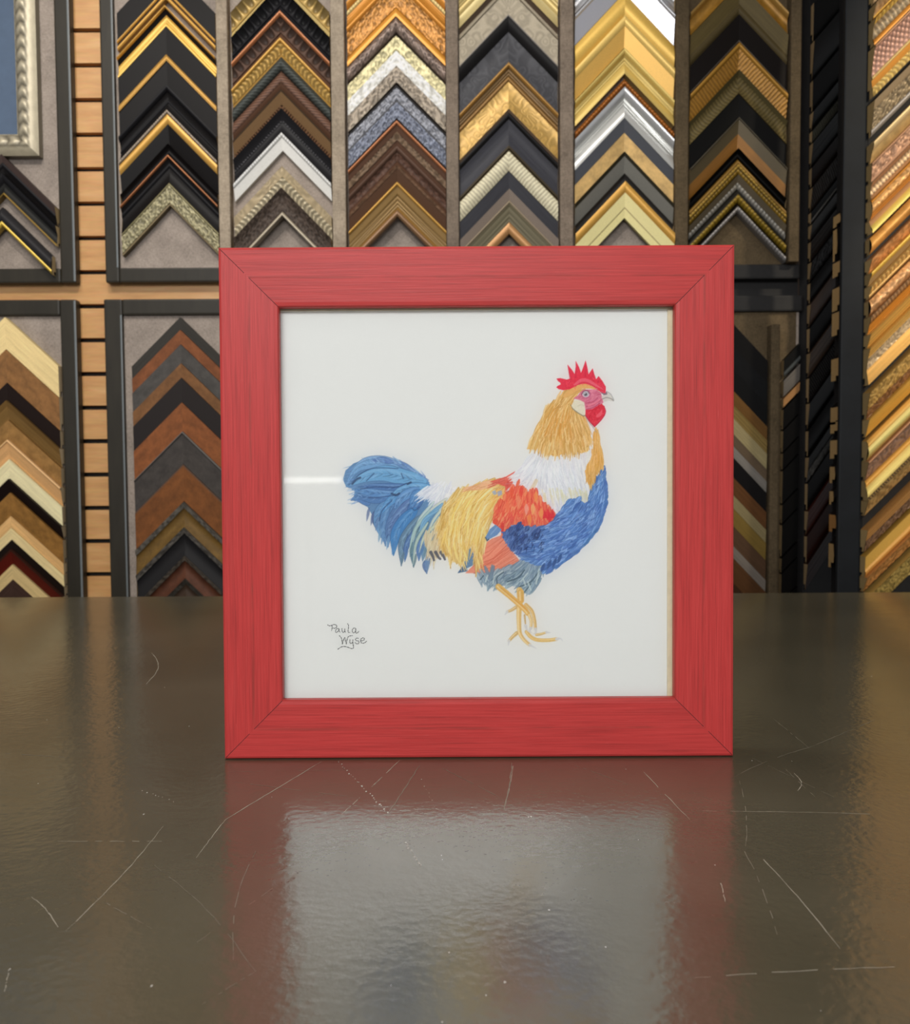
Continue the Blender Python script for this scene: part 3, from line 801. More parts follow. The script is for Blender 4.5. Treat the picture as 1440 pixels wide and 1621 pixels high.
# handwriting, as ink lines lying on the sheet
SIG = [
 [(145,250),(200,280),(260,270),(330,245),(385,255),(412,285),(395,330),(345,352),(300,340)], [(275,275),(280,340),(262,430)],
 [(470,365),(425,360),(385,400),(378,450),(400,472),(440,445),(475,395),(480,365)], [(478,370),(482,430),(515,472)],
 [(560,350),(562,420),(590,468),(630,450),(645,380)], [(642,360),(645,430),(665,475)],
 [(715,215),(745,260),(748,330),(735,420),(745,470),(790,468)],
 [(945,350),(900,345),(858,390),(855,445),(890,482),(935,455),(955,400),(955,355)], [(955,355),(950,430),(965,488),(1010,475),(1045,430)],
 [(480,555),(535,615),(560,690),(572,810)], [(572,810),(600,700),(638,615),(660,700),(685,810)], [(685,810),(700,700),(735,600),(790,570),(870,560)],
 [(790,670),(785,740),(800,780),(840,775),(868,735)], [(872,670),(868,740),(880,830),(888,905),(840,930),(740,895),(640,870),(540,885),(435,955)],
 [(1035,640),(985,630),(945,665),(965,700),(1020,710),(1045,745),(1025,790),(970,790),(930,755)],
 [(1105,715),(1180,690),(1200,645),(1160,625),(1110,650),(1092,710),(1115,765),(1180,775),(1235,745),(1265,715)]]
VS, FS, CSg = [], [], []
for ln in SIG:
    P = smooth_pts(ln, 6)
    P = [np.array((510+p[0]/18, 975+p[1]/18)) for p in P]
    for i, p in enumerate(P):
        d = P[min(i+1, len(P)-1)]-P[max(i-1, 0)]
        d = d/(np.hypot(*d)+1e-9)
        nrm = np.array((-d[1], d[0]))
        w = 0.62*(0.8+0.35*math.sin(i*1.1)) * (0.6 if i in (0, len(P)-1) else 1)
        for s_ in (-1, 1):
            q = p+nrm*w*s_
            l = frame_local(q[0], q[1], YA)
            VS.append((l.x, YA-0.00015, l.z)); CSg.append(lin((104, 104, 104)))
        if i:
            b0 = len(VS)-4
            FS.append((b0, b0+1, b0+3, b0+2))
allV = np.concatenate([Vg, np.array(ext), np.array(VS)])
allC = np.concatenate([Cg, np.tile(alb(PAPER), (4, 1)), np.array(CSg)])
allF = [tuple(q) for q in Fg] + Fo + [tuple(i+nv+4 for i in q) for q in FS]
link('rooster_drawing', mesh('rooster_drawing', allV, allF, M_PAPER, cols=allC), frame, label='coloured pencil drawing of a blue, gold and red rooster on white paper')
# cream spacer strips under the glass (right and top)
l1 = frame_local(1056, 800, YA-.001).x; l2 = frame_local(700, 491, YA-.001).z
vv, ff = join([box_vf(l1, gi2+.0003, YG+.0016, YA-.0002, zb, zt), ])
link('spacer', mesh('spacer', vv, ff, M_SPACER), frame, label='cream spacer strip')
vv, ff = box_vf(xs0, l1, YG+.0016, YA-.0002, l2, zt+.0003)
link('spacer', mesh('spacer', vv, ff, M_SPACER), frame, label='cream spacer strip')
v, f = box_vf(-HW+.004, HW-.004, -0.0035, -0.0008, 0.004, FH-0.004)
link('backing_board', mesh('backing_board', v, f, M_BACK), frame)

# ------------------------------------------------------------------ counter
CB = at(720, 941.5, 1).z-CAMH
YB = CAMH/(-(ray(720, 941.5).z/ray(720, 941.5).y))
counter = empty('counter', (0, 0.9, -0.92), 'long dark brown glossy counter with scratched top, under the red frame', 'counter')
def loc(o, v): return [(p[0]-o.location.x, p[1]-o.location.y, p[2]-o.location.z) for p in v]
v, f = box_vf(-1.7, 1.7, 0.10, YB, -0.04, 0.0, bev=0.0015)
mi = [0]*len(f)
def scratch(p0, p1, w, mat, bow=0.0, gaps=0):
    A_, B_ = tpt(p0), tpt(p1)
    d = (B_-A_); L = d.length
    nrm = Vector((-d.y, d.x, 0)).normalized()
    N = 14
    pts = [A_+d*(i/N)+nrm*(math.sin(math.pi*i/N)*bow*L + random.uniform(-.0003, .0003)) for i in range(N+1)]
    for i in range(N):
        if gaps and random.random() < gaps: continue
        ww = w*random.uniform(.5, 1.1)*(0.5 if i in (0, N-1) else 1)
        k = len(v)
        for q in (pts[i], pts[i+1]):
            v.append(tuple(q+nrm*ww)); v.append(tuple(q-nrm*ww))
        f.append((k, k+1, k+3, k+2)); mi.append(mat)
def tpt(p):
    d = ray(*p); t = -CAMH/d.z
    return Vector((d.x*t, d.y*t, 0.00012))
v = list(v); f = list(f)
SCR = [((508,1206),(356,1298),.00028,1,0,0),((356,1298),(310,1358),.00022,1,0,0),((92,1332),(256,1332),.00022,1,0,.1),((258,1308),(104,1474),.0002,1,0.02,.15),
       ((50,1420),(92,1468),.00022,1,0.03,0),((240,1034),(231,1083),.00035,1,0.06,0),((632,1204),(588,1246),.0003,1,0,.1),((664,1212),(617,1284),.0003,2,0,0),
       ((810,1208),(797,1282),.0004,2,0.01,0),((812,1208),(798,1280),.0002,1,0.01,.4),((1018,1222),(1092,1298),.00022,1,0,.1),((1165,1228),(1284,1182),.00025,2,0.03,.1),
       ((1284,1182),(1384,1140),.0002,2,0,.1),((1224,1138),(1280,1184),.00022,2,0,.1),((1112,1284),(1422,1290),.0002,1,0.01,.25),((1256,1224),(1262,1252),.0003,1,0.1,0),
       ((1200,1352),(1330,1502),.00022,1,0.01,.05),((1140,1396),(1148,1428),.0002,1,0,.2),((1100,1548),(1440,1530),.00018,1,0.01,.2),((404,1348),(370,1520),.00018,2,-.04,.2),
       ((244,1370),(404,1538),.00016,2,0.03,.2),((404,1538),(320,1590),.00016,2,0,.3),((540,1290),(570,1262),.00022,1,0,.2),((700,1216),(790,1262),.00018,2,0,.2),
       ((14,1535),(8,1570),.0002,1,0,.2),((0,1192),(120,1200),.0003,2,0,.3),((1170,1236),(1180,1340),.00018,2,0.02,.3),((1190,1200),(1320,1262),.00018,2,0,.3),
       ((370,1238),(560,1262),.00016,2,0,.35),((360,1222),(620,1218),.00016,2,0,.4),((905,1210),(990,1240),.00016,2,0,.3),((1168,1330),(1230,1480),.00018,2,0.02,.3),
       ((20,1310),(150,1270),.00018,2,0,.4),((150,1420),(240,1470),.00018,2,0,.4),((1240,1215),(1290,1262),.0002,2,0,.3),((440,1400),(300,1500),.00016,2,0,.4)]
for s_ in SCR: scratch(*s_)
# dashed chips
def chips(p0, p1, n, w, mat=3):
    for i in range(n):
        t = (i+random.uniform(-.3, .3))/max(1, n-1)
        p = (p0[0]+(p1[0]-p0[0])*t+random.uniform(-1.5, 1.5), p0[1]+(p1[1]-p0[1])*t+random.uniform(-1, 1))
        c = tpt(p); r_ = w*random.uniform(.4, 1.1); a0 = random.uniform(0, 3)
        k = len(v)
        for q in range(5):
            v.append((c.x+r_*math.cos(a0+q*1.257)*random.uniform(.6, 1.2), c.y+r_*1.8*math.sin(a0+q*1.257)*random.uniform(.6, 1.2), 0.00015))
        f.append((k, k+1, k+2, k+3, k+4)); mi.append(mat)
chips((534,1204),(612,1286),26,.0008); chips((642,1334),(666,1370),14,.0008); chips((668,1236),(690,1282),8,.0004)
chips((228,1252),(272,1268),8,.0005); chips((700,1355),(700,1362),2,.0005); chips((836,1293),(840,1294),2,.0007)
for p in [(74,1139),(262,1088),(188,1152),(990,1218),(700,1618),(770,1577),(800,1556),(712,1508),(14,1535),(228,1290),(1402,995),(1190,1205),(1252,1205),(1380,1070),(60,1240),(430,1262),(960,1500),(1130,1370),(870,1440),(240,1560),(1300,1600),(620,1560),(1010,1330),(40,1020),(1270,1040),(300,1150)]:
    chips(p, p, 1, .0006)
top = link('countertop', mesh('countertop', loc(counter, v), f, [M_TOP, M_SCR, M_SCR2, M_SPECK], mat_idx=mi), counter, label='scratched dark glossy worktop')
boxobj('cabinet_base', (-1.66, 1.66, 0.14, YB-0.03, -0.92, -0.04), M_CAB, counter)

# ------------------------------------------------------------------ room shell
YW = 2.000
def structure(name, b, mat):
    v, f = box_vf(*b)
    return link(name, mesh(name, v, f, mat), None, kind='structure')
M_FLOOR = simple('grey carpet floor', (96, 88, 80), 0.95, nscale=200, namp=0.25)
M_CEIL = simple('white ceiling', (226, 224, 218), 0.9, nscale=40, namp=0.03)
M_WALL = simple('painted wall', (168, 154, 134), 0.9, nscale=20, namp=0.04)
structure('floor', (-3.2, 3.2, -4.0, 2.9, -0.97, -0.92), M_FLOOR)
structure('ceiling', (-3.2, 3.2, -4.0, 2.9, 1.95, 2.0), M_CEIL)
#structure('wall_right', (2.2, 2.25, -4.0, 2.9, -0.92, 1.95), M_WALL)
#structure('wall_left', (-2.6, -2.55, -4.0, 2.9, -0.92, 1.95), M_WALL)
#structure('wall_front', (-3.2, 3.2, -4.05, -4.0, -0.92, 1.95), M_WALL)
# slat wall: black grooves between maple slats
zg = [Z_(p, YW, 150) for p in (48, 102, 156, 213, 267, 322, 376, 430, 484, 538, 592, 646, 698, 751, 804, 856, 909)]
pitch_ = (zg[0]-zg[-1])/16
gr_ = [zg[-1]+pitch_*i for i in range(-11, 28)]
parts, mi = [], []
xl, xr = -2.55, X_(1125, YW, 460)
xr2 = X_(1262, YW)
gh = pitch_*0.066
for i in range(len(gr_)-1):
    z0, z1 = gr_[i]+gh, gr_[i+1]-gh
    if z0 < -0.92 or z1 > 1.95: continue
    parts.append(box_vf(xl, xr, YW, YW+0.016, z0, z1)); mi += [0]*6
parts.append(box_vf(xl, xr, YW+0.016, YW+0.05, -0.92, 1.95)); mi += [1]*6
vv, ff = join(parts)
link('wall_back', mesh('wall_back', vv, ff, [M_SLAT, M_GROOVE], mat_idx=mi), None, kind='structure')
structure('wall_back_center', (xr+.0005, xr2, YW, YW+.05, -0.92, 1.95), M_BLACK)  # plain black wall piece, stands in for slats lost in shade
structure('wall_back_right', (xr2, 2.2, 2.84, 2.88, -0.92, 1.95), simple('dim brown wall', (58, 46, 38), 0.9, nscale=20, namp=0.1))

# ------------------------------------------------------------------ display boards
YP = 1.985      # front of the cloth backing
YBAR = 1.975   # front of the painted bars
def board(name, label, xo0, xo1, xi0, xi1, zo0, zo1, zi0, zi1, dividers, cloth=M_LINEN):
    e = empty(name, ((xo0+xo1)/2, YP, zo0), label, 'display board')
    def part(nm, b, m, bev=0.0):
        v, f = box_vf(*b, bev=bev)
        return link(nm, mesh(nm, loc(e, v), f, m), e)
    part('cloth_backing', (xo0+.005, xo1-.005, YP, YW-.0008, zo0+.005, zo1-.005), cloth)
    bars = []
    if xi0 is not None: bars.append((xo0, xi0, zo0, zo1))
    if xi1 is not None: bars.append((xi1, xo1, zo0, zo1))
    l = xi0 if xi0 is not None else xo0; r_ = xi1 if xi1 is not None else xo1
    dark = []
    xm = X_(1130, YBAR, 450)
    for zz in ((zo0, zi0) if zi0 is not None else None, (zi1, zo1) if zi1 is not None else None):
        if zz is None: continue
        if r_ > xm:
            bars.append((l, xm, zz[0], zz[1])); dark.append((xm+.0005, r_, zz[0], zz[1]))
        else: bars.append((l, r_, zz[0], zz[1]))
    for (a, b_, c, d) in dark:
        part('frame_bar', (a, b_, YBAR, YW-.0008, c, d), M_BLACK, bev=.004)  # right stretch of bar in black, shade put into its colour
    if xi1 is not None: part('bevel_highlight', (xo1-.0052, xo1-.0008, YBAR-.0012, YBAR+.004, zo0+.003, zo1-.003), M_EDGE, bev=.001)  # thin pale strip painted as the bar's edge highlight
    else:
        part('bevel_highlight', (xi0-.0045, xi0-.0008, YBAR-.0012, YBAR+.004, (zi0 if zi0 is not None else zo0), (zi1 if zi1 is not None else zo1)), M_EDGE, bev=.001)
    for (a, b_, c, d) in bars:
        part('frame_bar', (a, b_, YBAR, YW-.0008, c, d), M_BAR, bev=.004)
    for (a, b_, z0, z1, m) in dividers:
        part('cloth_divider', (a, b_, YP-.030, YP+.002, z0, z1), m, bev=.003)
    return e
zA0, zA1 = Z_(447.5, YBAR, 150), Z_(424, YBAR, 150)
zL0, zL1 = Z_(499, YBAR, 150), Z_(473.5, YBAR, 150)
YD = YP-.03
def xd(px, py=200): return X_(px, YD, py)
top_z = 1.5
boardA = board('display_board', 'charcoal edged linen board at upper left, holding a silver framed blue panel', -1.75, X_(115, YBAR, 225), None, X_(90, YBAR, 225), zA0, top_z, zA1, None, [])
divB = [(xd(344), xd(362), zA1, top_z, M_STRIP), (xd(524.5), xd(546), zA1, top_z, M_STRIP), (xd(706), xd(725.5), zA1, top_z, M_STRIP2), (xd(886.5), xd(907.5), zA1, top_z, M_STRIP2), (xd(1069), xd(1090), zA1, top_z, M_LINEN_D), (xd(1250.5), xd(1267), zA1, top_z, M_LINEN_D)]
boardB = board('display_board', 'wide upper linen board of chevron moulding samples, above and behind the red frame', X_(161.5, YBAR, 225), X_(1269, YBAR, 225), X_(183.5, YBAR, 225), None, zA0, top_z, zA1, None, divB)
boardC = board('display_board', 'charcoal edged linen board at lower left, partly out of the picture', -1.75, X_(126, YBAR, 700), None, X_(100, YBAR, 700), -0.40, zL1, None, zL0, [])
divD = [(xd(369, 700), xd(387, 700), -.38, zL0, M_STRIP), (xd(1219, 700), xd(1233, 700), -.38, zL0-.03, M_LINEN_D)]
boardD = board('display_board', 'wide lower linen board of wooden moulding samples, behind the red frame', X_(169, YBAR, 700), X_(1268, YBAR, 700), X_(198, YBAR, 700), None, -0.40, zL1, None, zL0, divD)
# darker cloth over the right part of both boards, shade put into its colour
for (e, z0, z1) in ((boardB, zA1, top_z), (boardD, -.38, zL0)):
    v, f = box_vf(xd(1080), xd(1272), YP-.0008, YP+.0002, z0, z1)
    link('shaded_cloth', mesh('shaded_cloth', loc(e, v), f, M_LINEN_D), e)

# ------------------------------------------------------------------ moulding corner samples
CN = {'bk':(34,31,31),'bk2':(46,45,48),'ch':(66,65,68),'gd':(214,164,78),'gdb':(240,196,96),'gdo':(222,150,58),'gdp':(226,200,132),'gdd':(158,116,48),
 'br':(96,68,52),'brd':(66,48,40),'brr':(126,78,46),'rust':(142,84,48),'rust2':(120,70,42),'cop':(196,128,84),'cream':(232,222,182),'wh':(228,227,222),'sv':(206,206,210),
 'tp':(152,138,122),'tpp':(186,174,152),'ol':(116,100,66),'old':(84,74,52),'pw':(118,122,136),'sl':(84,82,84),'grn':(62,66,62),'pine':(232,206,148),'peach':(222,172,116),
 'wal':(134,98,58),'oak':(150,116,70),'mah':(92,28,22),'rose':(206,158,124),'mauve':(150,120,106),'champ':(208,182,142),'gg':(126,124,112),'sage':(140,132,96)}
def noise2(a, b, sa, sb, seed): return vnoise(a*sa+seed*7.3, b*sb+seed*3.1, seed)

def texture(tex, a, b, tb, seed):
    """a along the rail, b across it (both mm, b from 0 to tb) -> height mm, colour gain, wash (0 dark .. 1 light)"""
    h = np.zeros_like(a); g = np.ones_like(a)
    if tex == 'orn':
        n = noise2(a, b, .16, .22, seed); r_ = 1-np.abs(2*n-1)
        q = np.sin(a*.62+3*np.sin(b*.35+seed))*np.cos(b*.7+a*.18)
        s = np.clip(.55*r_**2+.35*(q*.5+.5)+.25*noise2(a, b, .5, .5, seed+9)-.1, 0, 1)
        h = s*3.4; g = .30+1.25*s
    elif tex == 'fine':
        s = np.clip((noise2(a, b, .20, .26, seed)*.8+.4*noise2(a, b, .5, .5, seed+5)-.3)*1.8+.1, 0, 1)
        h = s*1.8; g = .60+.70*s
    elif tex == 'bead':
        p = min(max(tb, 5.2), 8.5)
        r2 = (((a % p)-p/2)/(p/2))**2+((b-tb/2)/(tb/2+.01))**2
        s = np.sqrt(np.clip(1-r2, 0, 1)); h = s*2.2; g = .38+.9*s
    elif tex == 'rope':
        s = .5+.5*np.sin((a+b*1.2)*2*math.pi/9.0); s *= np.sin(np.clip(b/tb, 0, 1)*math.pi)**.5
        h = s*1.8; g = .28+1.25*s
    elif tex == 'rib':
        s = np.clip(.5+.6*np.sin(a*2*math.pi/7.5+2*noise2(a, b, .1, .1, seed))+.3*noise2(a, b, .3, .3, seed), 0, 1)
        h = s*1.6; g = .55+.65*s
    elif tex == 'dent':
        s = (np.sin(a*2*math.pi/6.4) > -.1)*1.0; h = s*1.8; g = .35+.95*s
    elif tex == 'scallop':
        p = 19.0; u = ((a % p)-p/2)/(p/2); w = b/tb
        arc = np.sqrt(np.clip(1-u*u, 0, 1)); inn = np.clip((arc*.95-(1-w)*0-np.abs(w-.0)*1.0)*3+.3, 0, 1)
        h = 3.5-5.0*inn*np.sqrt(np.clip(1-u*u, 0, 1)); g = 1.15-.72*inn+.35*np.exp(-((w-arc*.95)/.12)**2)
    elif tex == 'damask':
        s = 1-np.abs(2*noise2(a, b, .07, .07, seed)-1); s2 = np.sin(s*12)
        h = .3*s2; g = 1+.16*s2+.06*(noise2(a, b, .5, .5, seed+2)-.5)
    elif tex == 'ridge':
        s = .5+.5*np.cos(b*2*math.pi/max(4.5, tb/3.2)); h = 1.6*s; g = .62+.5*s
    elif tex == 'burl':
        n = noise2(a, b, .07, .12, seed)*.6+noise2(a, b, .25, .3, seed+3)*.4; g = .68+.66*n
    elif tex == 'wood':
        n = noise2(a, b, .012, .55, seed)*.6+noise2(a, b, .05, 1.4, seed+3)*.4; g = .78+.42*n
    elif tex == 'lattice':
        s = np.abs(np.sin((a+b)*math.pi/13))*np.abs(np.sin((a-b)*math.pi/13)); h = 2.6*s; g = .4+1.5*s
    elif tex == 'leaf':
        s = np.clip(.5+.5*np.sin(a*2*math.pi/11+2.5*np.sin(b/tb*math.pi)), 0, 1)*np.clip(.4+noise2(a, b, .3, .3, seed), 0, 1)
        h = 3*s; g = .5+.75*s
    elif tex == 'round':
        h = 3*np.sin(np.clip(b/tb, 0, 1)*math.pi); g = .9+.15*np.sin(np.clip(b/tb, 0, 1)*math.pi)
    return h, g

def HP(kind, f):
    f = np.asarray(f, float)
    if kind == 'R': return 25-13*f
    if kind == 'V': return 12+13*f
    if kind == 'S': return 24-9*np.sin(math.pi*f)-4*f
    if kind == 'O': return 14+9*np.sin(math.pi*(f*.9+.05))
    return 19-2*f

class Column:
    def __init__(s, name, pxc, hw_px, pyref, Y, slope=1.03, sides=(-1, 1), ang=0.0, xleft=None, hw=None, depth=1.0, cat='moulding', lift=0, group=None):
        s.name = name; s.Y = Y; s.slope = slope; s.sides = sides; s.ang = ang; s.depth = depth; s.n = 0; s.pxc = pxc
        Yf = Y-.02
        s.hw = hw if hw is not None else (X_(pxc+hw_px, YD, pyref)-X_(pxc-hw_px, YD, pyref))/2-.0007
        s.umin = 0; s.xc = X_(pxc, YD, pyref) if xleft is None else xleft+s.hw*math.cos(ang)
        s.yc = Y if xleft is None else Y+s.hw*math.sin(ang)
        s.Yf = Yf; s.group = group
        s.pxz = pxc if xleft is None else 1268
ORD = ['topmost', 'second', 'third', 'fourth', 'fifth', 'sixth', 'seventh', 'eighth', 'ninth', 'tenth', 'eleventh', 'twelfth', 'thirteenth', 'fourteenth', 'fifteenth', 'sixteenth', 'seventeenth', 'eighteenth', 'nineteenth', 'twentieth',
       'twenty-first', 'twenty-second', 'twenty-third', 'twenty-fourth', 'twenty-fifth', 'twenty-sixth', 'twenty-seventh', 'twenty-eighth', 'twenty-ninth', 'thirtieth']
SEED = [100]
RES = 1.5   # mm grid for carved surfaces
def sample(col, y0, y1, desc, prof, fin, bands, gain=1.0, off=0.0, raw=(196, 168, 122)):
    """one mitred corner sample: two rails meeting at the apex"""
    SEED[0] += 1; seed = SEED[0]
    zt = Z_(y0, col.Yf, col.pxz); th = zt-Z_(y1-.7, col.Yf, col.pxz)
    place = ORD[col.n] + (' in ' if col.n == 0 else ' down in '); col.n += 1
    e = empty('moulding_corner_sample', (col.xc, col.yc, zt), f'{desc}, {place}{col.name}', 'frame sample', col.group)
    ca, sa = math.cos(col.ang), math.sin(col.ang)
    n_ = math.sqrt(1+col.slope**2); tot = sum(b_[0] for b_ in bands)
    big = max(range(len(bands)), key=lambda i: bands[i][0])
    W = col.hw-off-.0004
    def pt(sg, x, v, h):   # h: metres towards the viewer
        return (sg*x*ca + h*sa*0 - 0, sg*x*sa - h, -col.slope*x - v)
    for sg in col.sides:
        objs = []
        f0 = 0.0
        segs = []
        for bi, b_ in enumerate(bands):
            f1 = f0+b_[0]/tot
            cname, tex = b_[1], b_[2]
            rgb = CN[cname] if isinstance(cname, str) else cname
            fk = b_[4] if len(b_) > 4 else fin
            gk = 1.0 if fk in 'gp' else (.55 if max(rgb) < 60 else 1.15 if max(rgb) > 200 else .95)
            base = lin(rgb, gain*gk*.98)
            hp = HP(prof, [f0, f1])*col.depth+(b_[3] if len(b_) > 3 else 0)
            tb = th*(f1-f0)/n_*1000
            fancy = tex not in ('', 'round', 'ridge')
            Lmm = W*n_*1000
            nu = max(2, int(Lmm/RES)) if fancy else 2
            nvv = max(2, int(tb/(RES*.9))+1) if fancy else (9 if tex == 'ridge' else 6)
            us = np.linspace(getattr(col, 'umin', 0), W, nu); fs = np.linspace(0, 1, nvv)
            U, Fv = np.meshgrid(us, fs, indexing='ij')
            vv_ = th*(f0+(f1-f0)*Fv)
            a = (U*n_*n_+col.slope*vv_)/n_*1000; bmm = Fv*tb
            h, g = texture(tex, a, bmm, tb, seed+(0 if sg < 0 else 17 if tex in ('burl', 'wood') else 0))
            Hh = (HP(prof, f0+(f1-f0)*Fv)*col.depth + (b_[3] if len(b_) > 3 else 0) + h)/1000
            Vx = np.stack([sg*U*ca, sg*U*sa-Hh, -col.slope*U-vv_], -1).reshape(-1, 3)
            Cc = np.clip(base[None, :]*g.reshape(-1, 1), 0, .95)
            ii = np.arange(nu*nvv).reshape(nu, nvv)
            if sg > 0: q = np.stack([ii[:-1, :-1], ii[:-1, 1:], ii[1:, 1:], ii[1:, :-1]], -1)
            else: q = np.stack([ii[:-1, :-1], ii[1:, :-1], ii[1:, 1:], ii[:-1, 1:]], -1)
            Fq = [tuple(t) for t in q.reshape(-1, 4)]
            Vx = list(map(tuple, Vx)); Cc = list(map(tuple, Cc))
            # skirts down to the neighbouring level so each band is solid
            def skirt(col_idx, fr):
                k = len(Vx)
                p0, p1 = Vx[ii[0, col_idx]], Vx[ii[-1, col_idx]]
                sk = base*.7
                Vx.extend([p0, p1, (p1[0], sg*W*sa-.0012, p1[2]), (p0[0], -.0012, p0[2])])
                Cc.extend([tuple(sk)]*4)
                Fq.append((k, k+1, k+2, k+3) if (col_idx == 0) == (sg > 0) else (k+3, k+2, k+1, k))
            skirt(0, f0); skirt(-1, f1)
            segs.append((f0, f1, hp[0]/1000, hp[1]/1000))
            objs.append((bi, b_, Vx, Fq, Cc))
            f0 = f1
        # main band first so that the other bands can hang below it
        root = None
        for bi, b_, Vx, Fq, Cc in sorted(objs, key=lambda t: t[0] != big):
            fm = FIN[b_[4] if len(b_) > 4 else fin]
            if root is None:
                root = link('rail', mesh('rail', Vx, Fq, fm, cols=Cc, smooth=True), e)
            else:
                nm = {'bead': 'beading', 'rope': 'rope_trim', 'dent': 'notched_trim', 'ridge': 'ridged_trim', 'orn': 'carved_trim', 'fine': 'carved_trim', 'leaf': 'leaf_trim', 'scallop': 'carved_trim', 'lattice': 'carved_trim'}.get(b_[2], 'inner_lip' if bi > big else 'outer_edge')
                link(nm, mesh(nm, Vx, Fq, fm, cols=Cc, smooth=True), root)
        # sawn end of raw wood
        Vx = []
        top_ = [(s_[0], s_[2]) for s_ in segs]+[(s_[1], s_[3]) for s_ in segs]
        prof_pts = []
        for s_ in segs: prof_pts += [(s_[0], s_[2]), (s_[1], s_[3])]
        for fr, hh in prof_pts: Vx.append((sg*(W+.0002)*ca, sg*(W+.0002)*sa-hh, -col.slope*W-th*fr))
        k = len(Vx)
        # rabbet notch on the inner (lower) side, as on a real moulding
        for fr, hh in ((1.0, .010), (.80, .010), (.80, .0012), (0.0, .0012)): Vx.append((sg*(W+.0002)*ca, sg*(W+.0002)*sa-min(hh, prof_pts[-1][1]), -col.slope*W-th*fr))
        rc = lin(raw, gain*random.uniform(.75, 1.1))
        link('cut_end', mesh('cut_end', Vx, [tuple(range(len(Vx)))[::sg]], M_RAW, cols=[tuple(rc)]*len(Vx)), root)
    return e

B1 = Column("first upper column", 263.5, 78.5, 200, YP, 1.03)
for r_ in [(-62,-2,'black corner sample with double gold lip','F','s',[(40,'bk',''),(5,'gd','round',2,'g'),(3,'bk',''),(7,'gd','round',0,'g')]),
 (10,42,'black corner sample with broad gold inner lip','S','s',[(4,'gd','round',2,'g'),(9,'bk',''),(12,'gdb','ridge',0,'g'),(8,'gdb','round',0,'g')]),
 (42,87,'plain wide black corner sample','F','s',[(1,'bk','')]),
 (87,136,'black corner sample with thin gold outer edge','F','s',[(9,'gd','ridge',2,'g'),(40,'bk','')]),
 (136,175,'ridged all-black corner sample','S','s',[(8,'bk2','round',2),(12,'bk',''),(6,'bk2','round'),(13,'bk','')]),
 (175,228,'black corner sample with gold band and beaded edge','R','s',[(6,'tp','bead',2,'g'),(15,'gd','round',0,'g'),(31,'bk','')]),
 (228,246,'narrow scooped black corner sample','S','s',[(1,'bk','')]),
 (246,289,'black corner sample with copper outer line','S','s',[(4,'cop','round',2,'g'),(7,'bk',''),(8,'bk2','round'),(24,'bk','')]),
 (289,325,'antique silver-green corner sample with engraved scrolls','F','g',[(5,'sage','round'),(27,(150,142,108),'orn'),(4,'ol','')])]:
    sample(B1, *r_)
B2 = Column("second upper column", 444.5, 78.5, 200, YP, 1.03)
for r_ in [(-62,-22,'gold scalloped corner sample','S','g',[(30,(190,160,96),'scallop'),(10,'gdp','')]),
 (-22,18,'black corner sample carved with deep scallops','S','s',[(30,'bk2','scallop'),(10,'bk2','')]),
 (18,61,'brown scalloped corner sample with copper outer edge','S','s',[(7,'cop','round',1,'g'),(26,(92,72,62),'scallop'),(10,'br','')]),
 (61,88,'gold corner sample carved with leaves','R','g',[(7,'gd','round',2),(16,(206,166,90),'leaf'),(4,'gd','')]),
 (88,111,'dark green-black rope carved corner sample','O','s',[(4,'grn',''),(19,(78,82,78),'rope')]),
 (111,142,'brown rope carved corner sample','O','s',[(21,(118,86,70),'rope'),(10,'br','')]),
 (142,172,'bronze brown corner sample with notched inner edge','R','s',[(4,(70,54,40),''),(19,(122,94,64),''),(7,(110,80,58),'dent')]),
 (172,211,'black corner sample with a dotted line','S','s',[(16,'bk2',''),(4,'ch','dent'),(19,'bk2','')]),
 (211,237,'white corner sample with tiny beaded edge','R','s',[(7,'wh','bead',1),(19,'wh','')]),
 (264,300,'champagne corner sample with silver leaf carving','R','g',[(16,(196,176,140),'damask'),(20,(206,192,160),'leaf')]),
 (300,344,'dark brown carved corner sample with silver lip','S','s',[(37,(84,72,64),'orn'),(7,'tpp','round',1,'g')])]:
    B2.yc = YBAR-.0004 if r_[0] >= 300 else YP
    sample(B2, *r_)
B3 = Column("third upper column", 627.5, 78.5, 200, YP, 1.0)
